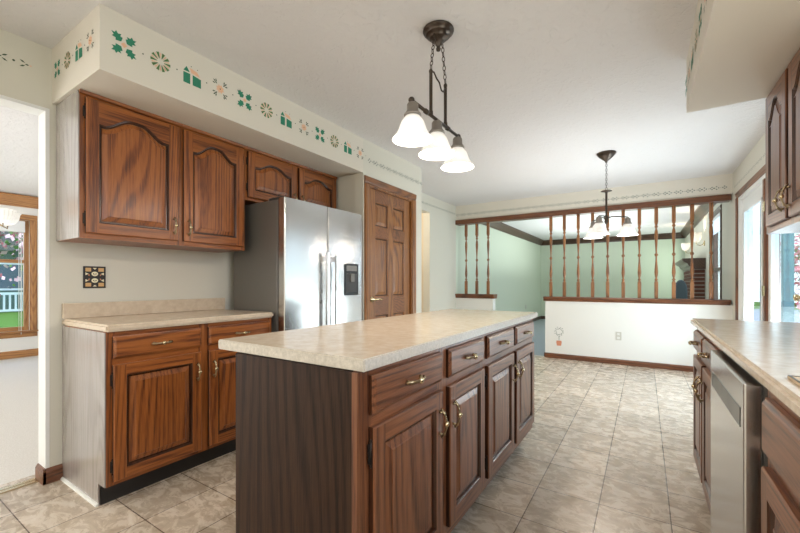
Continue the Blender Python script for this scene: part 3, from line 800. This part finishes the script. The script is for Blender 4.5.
for z in (.25, 1.0, 1.78):
    bm = bmesh.new(); tube(bm, [(0, 0, -.045), (0, 0, .045)], .006, 8); obj('hinge', bm, 'antique_brass', pd, (-.014, .770, z))

# ------------------------------------------------------------------ patio door (right wall)
def pdoor(parent, y0, y1, z0, z1, knob=False, hinge_y=None):
    d = obj('door_slab', B((XR+.03, y0, z0, XR+.075, y0+.115, z1), (XR+.03, y1-.115, z0, XR+.075, y1, z1), (XR+.03, y0+.115, z1-.13, XR+.075, y1-.115, z1), (XR+.03, y0+.115, z0, XR+.075, y1-.115, z0+.24), r=.004), 'vinyl_white', parent, kind='structure')
    g0, g1 = y0+.115, y1-.115
    bm = bmesh.new()
    for a in (g0, g1-.028): rbox(bm, XR+.018, a, z0+.24, XR+.032, a+.028, z1-.13, r=.004)
    rbox(bm, XR+.018, g0, z1-.158, XR+.032, g1, z1-.13, r=.004); rbox(bm, XR+.018, g0, z0+.24, XR+.032, g1, z0+.268, r=.004)
    obj('glazing_bead', bm, 'vinyl_white', d, kind='structure')
    obj('pane', B((XR+.05, g0, z0+.24, XR+.056, g1, z1-.13)), 'window_glass', d, kind='structure')
    if knob:
        bm = bmesh.new(); t_ = bmesh.new(); lathe(t_, [(0, 0), (.028, 0), (.028, .006), (.01, .01), (.01, .03), (.024, .04), (.026, .05), (.018, .06), (0, .062)], seg=18)
        merge(bm, t_, Matrix.Rotation(-PI/2, 4, 'Y'))
        obj('door_knob', bm, 'bright_brass', d, (XR+.03, y0+.06, 1.02))
    return d
dr = empty('door_2', (0, 0, 0)); dr['kind'] = 'structure'
bm = bmesh.new()
prism(bm, [(XR-v, 5.69+u) for u, v in casing_prof(.06)], 'z', 0, 2.085); prism(bm, [(XR-v, 3.56-u) for u, v in casing_prof(.06)], 'z', 0, 2.085)
prism(bm, [(XR-v, 2.085+u) for u, v in casing_prof(.065)], 'y', 3.50, 5.75, 1)
obj('casing', bm, ['island_oak_z', 'island_oak_y'], dr, kind='structure')
obj('frame', B((XR+.0, 5.655, 0, XR+.12, 5.689, 2.084), (XR+.0, 3.561, 0, XR+.12, 3.595, 2.084), (XR+.0, 3.595, 2.05, XR+.12, 5.655, 2.084), (XR, 3.595, .0, XR+.12, 5.655, .03)), 'vinyl_white', dr, kind='structure')
obj('mullion', B((XR+.004, 4.60, .03, XR+.11, 4.655, 2.05)), 'island_oak_z', dr, kind='structure')
pdoor(dr, 4.657, 5.653, .032, 2.048)
dl = pdoor(dr, 3.597, 4.598, .032, 2.048, knob=True)
for z in (.3, 1.05, 1.8):
    obj('hinge', B((XR-.004, 4.585, z-.045, XR+.004, 4.64, z+.045), r=.001), 'bright_brass', dr, kind='structure')

# ------------------------------------------------------------------ back partition: rail, caps, spindles
t = tag(obj('header_rail', B((-2.728, YB-.025, 2.118, .878, YB+.135, 2.194), r=.004), 'dark_trim_x'), 'long wooden top rail under the stencilled header holding the spindles', 'rail')
def cap(x0, x1, z0, z1):
    bm = bmesh.new(); y0, y1 = YB-.035, YB+.145; zt = z1
    prism(bm, [(y0, zt-.018), (y0+.004, zt), (y1-.004, zt), (y1, zt-.018), (y1-.006, zt-.026), (y1-.022, z0), (y0+.022, z0), (y0+.006, zt-.026)], 'x', x0, x1)
    return bm
tag(obj('ledge', cap(-1.285, .872, .8505, .916), 'dark_trim_x'), 'long wooden ledge capping the wide half wall with the outlet', 'ledge')
tag(obj('ledge', cap(-2.728, -2.05, .8655, .935), 'dark_trim_x'), 'short wooden ledge capping the narrow half wall at the left', 'ledge')
def spindle_bm(z0, z1):
    bm = bmesh.new(); h = z1-z0; q = .021
    rbox(bm, -q, -q, 0, q, q, .215, r=.003); rbox(bm, -q, -q, h-.20, q, q, h, r=.003)
    a, b_ = .215, h-.20; L_ = b_-a
    P = [(.018, 0), (.021, .008), (.012, .018), (.012, .024), (.020, .034), (.021, .045), (.013, .058), (.010, .07), (.016, .10), (.0215, .16), (.018, .24), (.0105, .36), (.009, .43), (.020, .452), (.021, .470), (.010, .488),
         (.009, .51), (.0105, .56), (.0165, .68), (.0215, .79), (.018, .86), (.009, .90), (.012, .915), (.020, .93), (.020, .945), (.012, .958), (.013, .968), (.021, .985), (.018, 1)]
    lathe(bm, [(r, a+v*L_) for r, v in P], seg=14)
    return bm
sp_obj = None
for i in range(11):
    x = -1.191+i*.1888
    words = ['first', 'second', 'third', 'fourth', 'fifth', 'sixth', 'seventh', 'eighth', 'ninth', 'tenth', 'eleventh'][i]
    if i == 0: o = sp_obj = obj('spindle', spindle_bm(.916, 2.1175), 'spindle_oak_z', None, (x, YB+.055, .9165)); SPM = o.data
    else: o = sp_obj.copy(); COL.objects.link(o); o.location.x = x
    tag(o, f'turned wooden spindle, {words} from the left on the wide half wall' if i < 10 else 'turned wooden spindle nearest the right wall on the wide half wall', 'spindle', 'turned spindles on the wide half wall')
for i, x in enumerate((-2.563, -2.371, -2.174)):
    if i == 0: o = sp2 = obj('spindle', spindle_bm(.9355, 2.1175), 'spindle_oak_z', None, (x, YB+.055, .9355))
    else: o = sp2.copy(); COL.objects.link(o); o.location.x = x
    tag(o, ['turned wooden spindle nearest the left wall on the narrow half wall', 'middle turned wooden spindle on the narrow half wall', 'turned wooden spindle at the open end of the narrow half wall'][i], 'spindle', 'turned spindles on the narrow half wall')

def outlet(name, label, loc, rz, switch=False):
    t = thing(name, label, 'outlet' if not switch else 'switch', loc, rz)
    obj('cover_plate', B((-.035, -.006, -.057, .035, -.0005, .057), r=.002), 'plastic_ivory', t)
    if switch: obj('toggle', B((-.006, -.014, -.012, .006, -.006, .012), r=.001), 'plastic_white', t)
    else:
        for z in (-.026, .026):
            s = obj('socket', B((-.016, -.0078, z-.014, .016, -.0062, z+.014), r=.001), 'plastic_white', t)
            obj('slots', B((-.008, -.0086, z-.004, -.006, -.0079, z+.006), (.006, -.0086, z-.004, .008, -.0079, z+.006)), 'black_plastic', s)
    return t
outlet('wall_outlet', 'ivory duplex outlet on the white half wall', (-.301, YB, .391), 0)
outlet('wall_outlet', 'ivory outlet low on the green left wall of the far room', (-2.73, 10.6, .46), PI/2)

# decorative black tile plate on left wall
t = thing('wall_plate', 'square black wall plate with gold quilt pattern above the short counter', 'wall plate', (XL, .936, 1.155), PI/2)
obj('plate', B((-.056, -.008, -.066, .056, -.0005, .066), r=.002), 'tile_black', t)
bm = bmesh.new()
T2 = lambda u, v, k=0: (u, -.0083-.0004*k, v)
for sx in (-1, 1):
    for sz in (-1, 1):
        poly(bm, [(sx*.018, sz*.034), (sx*.046, sz*.034), (sx*.046, sz*.056), (sx*.018, sz*.056)], T2, 0)
        poly(bm, [(sx*.046, sz*.012), (sx*.046, sz*.028), (sx*.030, sz*.020)], T2, 1)
        poly(bm, [(sx*.026, sz*.006), (sx*.034, sz*.013), (sx*.026, sz*.020)], T2, 2)
for sz in (-1, 1):
    poly(bm, [(.017*math.cos(k*PI/6), sz*.020+.014*math.sin(k*PI/6)) for k in range(12)], T2, 1)
    poly(bm, [(-.010, sz*.056), (.010, sz*.056), (0, sz*.046)], T2, 1)
    for sx in (-1, 1): poly(bm, [(sx*.006+.003*math.cos(k*PI/3), sz*.020+.004*math.sin(k*PI/3)) for k in range(6)], lambda u, v: T2(u, v, 1), 3)
    poly(bm, [(.0, sz*.020-.008), (.003, sz*.020-.003), (-.003, sz*.020-.003)], lambda u, v: T2(u, v, 1), 3)
obj('quilt_pattern', bm, ['tile_gold', 'tile_cream', 'tile_rust', 'tile_black'], t, recalc=False)

# ------------------------------------------------------------------ lamps
def bell(bm, rim=.096, top=.026, h=.110, mi=0):
    """bell shade hanging from z=0 down, with thickness"""
    n = 12; out = []
    for i in range(n+1):
        u = i/n
        r = .032+.028*math.sin(min(1, u/.5)*PI/2)+(rim-.060)*max(0, (u-.35)/.65)**1.8
        out.append((r, -h*u))
    inn = [(r-.003, z) for r, z in reversed(out)]
    lathe(bm, out+[(rim+.001, -h-.002)]+inn, seg=28, mi=mi)
def chain(bm, p0, p1, sag=0, link=.026, r=.0022):
    p0, p1 = Vector(p0), Vector(p1); L_ = (p1-p0).length; n = max(3, int(L_/(link*.78)))
    for i in range(n):
        u = (i+.5)/n; c = p0.lerp(p1, u); c.z -= sag*4*u*(1-u); d = (p1-p0).normalized()
        a = Vector((1, 0, 0)) if i % 2 else Vector((0, 1, 0)); a = (a-d*a.dot(d)).normalized()
        pts = [c+d*(link*.5*math.cos(k*PI/5))+a*(link*.30*math.sin(k*PI/5)) for k in range(10)]
        tube(bm, pts, r, 5, closed=True)
def lampsh(parent, loc, point, power=7):
    s = empty('tmp'); bpy.data.objects.remove(s)
    bm = bmesh.new(); lathe(bm, [(r, z*.76) for r, z in [(.0, .099), (.010, .099), (.011, .088), (.022, .084), (.0265, .074), (.0275, .034), (.032, .029), (.0335, .020), (.040, .016), (.041, .006), (.03, 0), (0, 0)]], seg=20)
    so = obj('socket', bm, 'nickel_socket', parent, loc)
    bm = bmesh.new(); bell(bm); sh = obj('shade', bm, 'frosted_glass', parent, (loc[0], loc[1], loc[2]+.004), recalc=True)
    bm = bmesh.new(); lathe(bm, [(0, .0), (.013, -.004), (.015, -.020), (.025, -.045), (.027, -.060), (.019, -.076), (0, -.084)], seg=16)
    obj('bulb', bm, 'bulb', sh, (0, 0, 0))
    d = bpy.data.lights.new('lamp_light', 'POINT'); d.energy = power; d.color = (1, .90, .78); d.shadow_soft_size = .03
    lo = bpy.data.objects.new('lamp_light', d); COL.objects.link(lo); lo.parent = parent; lo.location = (loc[0], loc[1], loc[2]-.095)
PX, PY = -.905, 1.777
t = thing('pendant_lamp', 'bronze three-shade pendant bar lamp hanging on chains above the island', 'lamp', (PX, PY, CZ))
bm = bmesh.new(); lathe(bm, [(0, -.0005), (.079, -.0005), (.081, -.006), (.079, -.012), (.068, -.016), (.066, -.026), (.063, -.030), (.050, -.033), (.048, -.044), (.044, -.048), (.030, -.050), (.026, -.060), (.018, -.064), (.016, -.078), (.010, -.084), (.010, -.092), (.013, -.098), (.010, -.108), (0, -.112)], seg=32)
obj('canopy', bm, 'bronze', t)
for sg in (-1, 1): bm = bmesh.new(); chain(bm, (0, sg*.045, -.045), (0, sg*.083, -.243)); obj('chain', bm, 'bronze', t)
for sg in (-1, 1):
    bm = bmesh.new(); lathe(bm, [(0, .01), (.006, .008), (.010, 0), (.010, -.008), (.0085, -.012), (.0085, -.20), (.011, -.205), (.011, -.222), (0, -.222)], seg=14)
    obj('rod', bm, 'bronze', t, (0, sg*.083, -.25))
bm = bmesh.new(); tube(bm, [(0, -.083, -.252), (0, -.05, -.243), (0, -.02, -.262), (0, .01, -.268), (0, .035, -.30), (0, .06, -.298), (0, .083, -.262)], .0042, 8)
obj('curved_link', bm, 'bronze', t)
bm = bmesh.new(); tube(bm, [(0, -.272, -.475), (0, .25, -.475)], .0085, 12)
for y in (-.272, .25):
    s = bmesh.new(); bmesh.ops.create_uvsphere(s, u_segments=14, v_segments=10, radius=.015); merge(bm, s, Matrix.Translation((0, y, -.475)))
for y in (-.13, .11): tube(bm, [(0, y-.012, -.475), (0, y+.012, -.475)], .0125, 12)
for f in bm.faces: f.smooth = True
obj('bar', bm, 'bronze', t)
for y in (-.262, -.018, .240): lampsh(t, (0, y, -.475-.074), None)

DX, DY = -.326, 4.379
t = thing('chandelier', 'small bronze three-shade chandelier hanging before the spindle screen', 'lamp', (DX, DY, CZ))
bm = bmesh.new(); lathe(bm, [(0, -.0005), (.088, -.0005), (.09, -.01), (.06, -.045), (.025, -.075), (.012, -.085), (.01, -.10), (0, -.102)], seg=28); obj('canopy', bm, 'bronze', t)
bm = bmesh.new(); chain(bm, (0, 0, -.09), (0, 0, -.375), link=.03); obj('chain', bm, 'bronze', t)
bm = bmesh.new(); lathe(bm, [(0, -.372), (.012, -.378), (.05, -.384), (.052, -.39), (.015, -.396), (.011, -.41), (.0095, -.63), (.022, -.645), (.024, -.665), (.016, -.68), (.020, -.70), (.008, -.72), (0, -.735)], seg=20); obj('stem', bm, 'bronze', t)
for a in (-18, 102, 222):
    a = math.radians(a)+math.atan(244.5/380); R_ = .19; c, s_ = math.cos(a), math.sin(a)
    bm = bmesh.new(); tube(bm, [(c*.015, s_*.015, -.66), (c*.06, s_*.06, -.645), (c*.12, s_*.12, -.652), (c*R_, s_*R_, -.66), (c*R_, s_*R_, -.67)], .006, 8); obj('arm', bm, 'bronze', t)
    lampsh(t, (c*R_, s_*R_, -.735), None, 5)

hl_d = bpy.data.lights.new('hall_fill_light', 'POINT'); hl_d.energy = 22; hl_d.color = (1, .9, .75); hl_d.shadow_soft_size = .12  # added unseen fill that brightens the hall opening
hl = bpy.data.objects.new('hall_fill_light', hl_d); COL.objects.link(hl); hl.location = (-3.45, 4.45, 2.25)
# dining room chandelier
t = thing('chandelier', 'glass shaded dining room chandelier partly in view at the left edge', 'lamp', (-5.25, .88, CZ))
bm = bmesh.new(); lathe(bm, [(0, -.0005), (.06, -.0005), (.055, -.02), (.01, -.04), (0, -.04)], seg=20)
lathe(bm, [(.006, -.03), (.006, -.5), (.03, -.55), (.035, -.62), (.012, -.70), (.03, -.76), (0, -.80)], seg=14); obj('stem', bm, 'antique_brass', t)
for k in range(5):
    a = math.radians(35+72*k); c, s_ = math.cos(a), math.sin(a); R_ = .19
    bm = bmesh.new(); tube(bm, [(c*.02, s_*.02, -.66), (c*.10, s_*.10, -.74), (c*R_, s_*R_, -.78), (c*R_, s_*R_, -.755)], .006, 8); obj('arm', bm, 'antique_brass', t)
    bm = bmesh.new()
    prof = [(.02, 0), (.055, .02), (.080, .06), (.088, .11), (.098, .125), (.095, .125), (.085, .11), (.077, .06), (.052, .023), (.018, .004)]
    seg = 36; rings = []
    for r, z in prof: rings.append([bm.verts.new((r*(1+.035*(1 if i % 2 else -1))*math.cos(2*PI*i/seg), r*(1+.035*(1 if i % 2 else -1))*math.sin(2*PI*i/seg), z)) for i in range(seg)])
    for p0, p1 in zip(rings, rings[1:]):
        for i in range(seg): bm.faces.new((p0[i], p0[(i+1) % seg], p1[(i+1) % seg], p1[i]))
    obj('shade', bm, 'ribbed_glass', t, (c*R_, s_*R_, -.75))

# wall sconces in the living room
def sconce(y, z, label):
    t = thing('wall_sconce', label, 'lamp', (XR, y, z))
    bm = bmesh.new(); tt = bmesh.new(); lathe(tt, [(0, 0), (.05, 0), (.045, .015), (.02, .022), (0, .024)], seg=20); merge(bm, tt, Matrix.Rotation(-PI/2, 4, 'Y')); obj('back_plate', bm, 'bright_brass', t, (0, 0, -.08))
    bm = bmesh.new(); tube(bm, [(-.01, 0, -.08), (-.06, 0, -.12), (-.11, 0, -.10), (-.12, 0, -.06)], .006, 8); obj('arm', bm, 'bright_brass', t)
    bm = bmesh.new(); lathe(bm, [(.02, 0), (.05, .02), (.070, .06), (.078, .11), (.085, .17), (.082, .17), (.074, .11), (.066, .06), (.047, .023), (.018, .004)], seg=24); obj('shade', bm, 'ribbed_glass', t, (-.12, 0, -.06))
    d = bpy.data.lights.new('lamp_light', 'POINT'); d.energy = 8; d.color = (1, .85, .65); d.shadow_soft_size = .04
    lo = bpy.data.objects.new('lamp_light', d); COL.objects.link(lo); lo.parent = t; lo.location = (-.12, 0, .03)
sconce(8.52, 1.90, 'nearer lit glass wall sconce above the brick fireplace')
sconce(10.6, 1.90, 'farther lit glass wall sconce above the brick fireplace')

# ------------------------------------------------------------------ fireplace
t = thing('fireplace', 'dark red brick fireplace with wooden mantel in the far room', 'fireplace', (XR, 9.3, 0))
bm = bmesh.new(); box(bm, -.175, -.88, 0, -.003, .88, 1.36, 1)
nr = 20
for r in range(nr):
    z = .004+r*.068
    box(bm, -.180+.0, -.886, z, -.01, -.878, z+.052, 0)
    off = .1 if r % 2 else 0
    for k in range(9):
        y = -.88+k*.2+off-.1
        y0, y1 = max(y, -.88), min(y+.188, .88)
        if y1-y0 > .02: box(bm, -.185, y0, z, -.174, y1, z+.055, 0)
obj('brickwork', bm, ['brick_red', 'mortar_grey'], t)
bm = bmesh.new(); prism(bm, [(-.003, 1.365), (-.19, 1.365), (-.20, 1.40), (-.24, 1.43), (-.26, 1.47), (-.31, 1.50), (-.33, 1.52), (-.33, 1.555), (-.003, 1.555)], 'y', -.93, .93)
obj('mantel', bm, 'crown_oak_y', t)
obj('firebox', B((-.19, -.42, .12, -.1855, .42, .78)), 'black_plastic', t)
obj('hearth', B((-.62, -.95, 0, -.19, .95, .10)), 'brick_red', t)
t = thing('fire_screen', 'dark arched fire screen standing beside the brick fireplace', 'fire screen', (.49, 7.6, .0), math.radians(35))
bm = bmesh.new(); n = 16
arch = [(-.10, .40)]+[(-.10*math.cos(PI*i/n), .99+.17*math.sin(PI*i/n)) for i in range(n+1)]+[(.10, .40)]
prism(bm, arch, 'y', -.012, .012); obj('mesh_panel', bm, 'firescreen_mesh', t)
bm = bmesh.new(); tube(bm, [(-.10, -.0, 0)]+[(x, 0, z) for x, z in arch[1:-1]]+[(.10, 0, 0)], .012, 8)
for s_ in (-.10, .10): tube(bm, [(s_, -.12, .012), (s_, .12, .012)], .012, 8)
obj('frame', bm, 'black_plastic', t)

# ------------------------------------------------------------------ windows
w = empty('window_1'); w['kind'] = 'structure'      # dining window in far wall, centre y .92
y0, y1, z0, z1 = .02, 1.82, .40, 2.07; X = -7.9
bm = bmesh.new()
prism(bm, [(X+v, y1+u) for u, v in casing_prof(.085)], 'z', z0, z1); prism(bm, [(X+v, y0-u) for u, v in casing_prof(.085)], 'z', z0, z1)
prism(bm, [(X+v, z1+u) for u, v in casing_prof(.085)], 'y', y0-.085, y1+.085, 1); prism(bm, [(X+v, z0-.02-u) for u, v in casing_prof(.075)], 'y', y0-.085, y1+.085, 1)
box(bm, X, y0-.11, z0-.02, X+.05, y1+.11, z0, 1)
obj('casing', bm, ['window_oak_z', 'window_oak_y'], w, kind='structure')
bm = bmesh.new(); xs0, xs1 = X-.09, X-.03
for a, b_ in ((y0, .92), (.92, y1)):
    box(bm, xs0, a, z0, xs1, a+.055, z1, 0); box(bm, xs0, b_-.055, z0, xs1, b_, z1, 0)
    for zz in ((z0, z0+.06), (1.42, 1.47), (z1-.05, z1)): box(bm, xs0+.001, a+.055, zz[0], xs1-.001, b_-.055, zz[1], 1)
obj('window_frame', bm, ['window_oak_z', 'window_oak_y'], w, kind='structure')
obj('pane', B((X-.06, y0, z0, X-.055, y1, z1)), 'window_glass', w, kind='structure')
t = thing('window_blind', 'raised white blind at the top of the dining room window', 'blind', (X+.005, .92, 2.0))
obj('head_rail', B((-.022, -.84, -.12, .045, .84, .05), r=.006), 'blind', t)
bm = bmesh.new(); tube(bm, [(.03, .80, -.11), (.03, .80, -1.65)], .006, 6); tube(bm, [(.03, .775, -.11), (.03, .775, -1.60)], .004, 6); obj('cord', bm, 'plastic_white', t)

w = empty('window_2'); w['kind'] = 'structure'       # living room window
y0, y1, z0, z1 = 6.84, 7.78, .55, 2.13; X = XR
bm = bmesh.new()
prism(bm, [(X-v, y1+u) for u, v in casing_prof(.07)], 'z', z0, z1); prism(bm, [(X-v, y0-u) for u, v in casing_prof(.07)], 'z', z0, z1)
prism(bm, [(X-v, z1+u) for u, v in casing_prof(.07)], 'y', y0-.07, y1+.07); prism(bm, [(X-v, z0-u) for u, v in casing_prof(.07)], 'y', y0-.07, y1+.07)
obj('casing', bm, 'crown_oak_y', w, kind='structure')
obj('window_frame', B((X+.03, y0, z0, X+.08, y0+.05, z1), (X+.03, y1-.05, z0, X+.08, y1, z1), (X+.03, y0, 1.30, X+.08, y1, 1.35), (X+.03, y0, z0, X+.08, y1, z0+.05), (X+.03, y0, z1-.05, X+.08, y1, z1)), 'crown_oak_y', w, kind='structure')
obj('pane', B((X+.055, y0, z0, X+.06, y1, z1)), 'window_glass', w, kind='structure')
t = thing('window_blind', 'white slatted blind partly lowered over the far room window', 'blind', (XR+.02, 7.31, 2.1))
bm = bmesh.new(); rbox(bm, -.018, -.44, -.03, .004, .44, .02, r=.003)
for k in range(9): box(bm, -.016, -.43, -.05-k*.022, .002, .43, -.047-k*.022)
obj('slats', bm, 'blind', t)

# added kitchen window frame beside the camera (unseen opening for the fill light)
w = empty('window_3'); w['kind'] = 'structure'
obj('window_frame', B((XR+.02, -.2, 1.1, XR+.09, -.15, 2.08), (XR+.02, 1.25, 1.1, XR+.09, 1.3, 2.08), (XR+.02, -.15, 1.1, XR+.09, 1.25, 1.15), (XR+.02, -.15, 2.03, XR+.09, 1.25, 2.08), (XR+.02, .525, 1.15, XR+.09, .575, 2.03)), 'vinyl_white', w, kind='structure')

# ------------------------------------------------------------------ outdoors
struct('ground', B((-60, -30, -.45, 60, 40, -.35)), 'grass')
struct('patio', B((1.02, 2.0, -.34, 9, 26, -.20)), 'patio_stone')
def tree(label, loc, h, r, fol, n=900, leaf=.07, seed=1, trunk=.09, squash=.8):
    rnd = random.Random(seed)
    t = thing('tree', label, 'tree', loc)
    bm = bmesh.new(); ends = []
    tube(bm, [(0, 0, 0), (.05, .03, h*.25), (-.03, .06, h*.5)], [trunk, trunk*.8, trunk*.6], 8)
    for k in range(9):
        a = 2*PI*k/9+rnd.random(); e = Vector((math.cos(a)*r*.75, math.sin(a)*r*.75, h*(.55+.35*rnd.random())))
        s_ = Vector((0, .03, h*(.22+.25*rnd.random()))); mid = s_.lerp(e, .5)+Vector((0, 0, -.08*h*rnd.random()))
        tube(bm, [s_, mid, e], [trunk*.4, trunk*.25, trunk*.08], 6); ends += [mid, e]
    obj('trunk', bm, 'bark', t)
    bm = bmesh.new()
    for k in range(n):
        if rnd.random() < .6:
            c = rnd.choice(ends)+Vector([rnd.gauss(0, r*.22) for _ in range(3)])
        else:
            v = Vector([rnd.gauss(0, 1) for _ in range(3)]).normalized()*r*rnd.random()**.4; c = Vector((v.x, v.y, h*.68+v.z*squash))
        a = Vector([rnd.gauss(0, 1) for _ in range(3)]).normalized(); b_ = a.orthogonal().normalized(); w_ = leaf*(.6+.8*rnd.random())
        f = bm.faces.new([bm.verts.new(c+a*w_*.5), bm.verts.new(c+b_*w_*.4), bm.verts.new(c-a*w_*.5), bm.verts.new(c-b_*w_*.4)])
        q = rnd.random(); f.material_index = 0 if q < .5 else (1 if q < .8 else 2)
    o = obj('foliage', bm, fol, t, recalc=False); o['kind'] = 'stuff'
    return t
tree('pink flowering crabapple with dark red leaves outside the dining window', (-11.4, 4.3, -.35), 4.6, 2.5, ['pink_blossom', 'red_leaf', 'leaf_green'], 5000, .11, 3)
tree('green shade tree behind the house seen through the dining window', (-22, 8.5, -.35), 8, 3.6, ['leaf_green', 'leaf_green', 'leaf_green'], 2600, .35, 5, .2)
tree('pink and red flowering tree outside the glass patio door', (2.74, 9.8, -.35), 2.9, .6, ['blossom', 'pink_blossom', 'leaf_green'], 2600, .075, 8, .04)
flat('post_teal', (.10, .22, .26), .6)
for k, (x, y, lb) in enumerate(((1.66, 8.5, 'slim teal grey porch post seen through the left pane of the glass door'), (1.5, 6.6, 'slim teal grey porch post seen under the right wall cabinet'))):
    t = thing('porch_post', lb, 'post', (x, y, -.20))
    obj('shaft', B((-.05, -.05, .04, .05, .05, 2.9), r=.006), 'post_teal', t); obj('base', B((-.07, -.07, 0, .07, .07, .04)), 'seal', t)
# neighbour's house
t = thing('house', 'dark green neighbouring house with white railing beyond the lawn', 'house', (-27, 5.6, -.35))
obj('wall', B((-4, -6, 0, 0, 6, 3.2)), 'siding', t)
bm = bmesh.new(); prism(bm, [(-6.5, 3.1), (6.5, 3.1), (0, 6.2)], 'x', -4.4, .4); obj('roof', bm, 'shingle', t)
bm = bmesh.new(); box(bm, 1.2, -5, .9, 1.3, 5, 1.02); box(bm, 1.2, -5, .1, 1.3, 5, .2)
for k in range(50): box(bm, 1.22, -5+k*.2, .1, 1.28, -5+k*.2+.07, .95)
obj('railing', bm, 'house_white', t)
for y in (-3.5, 0, 3.5): f = obj('window', B((0.002, y-.6, 1.1, .06, y+.6, 2.5)), 'house_white', t); obj('pane', B((.061, y-.5, 1.2, .07, y+.5, 2.4)), 'house_glass', f)
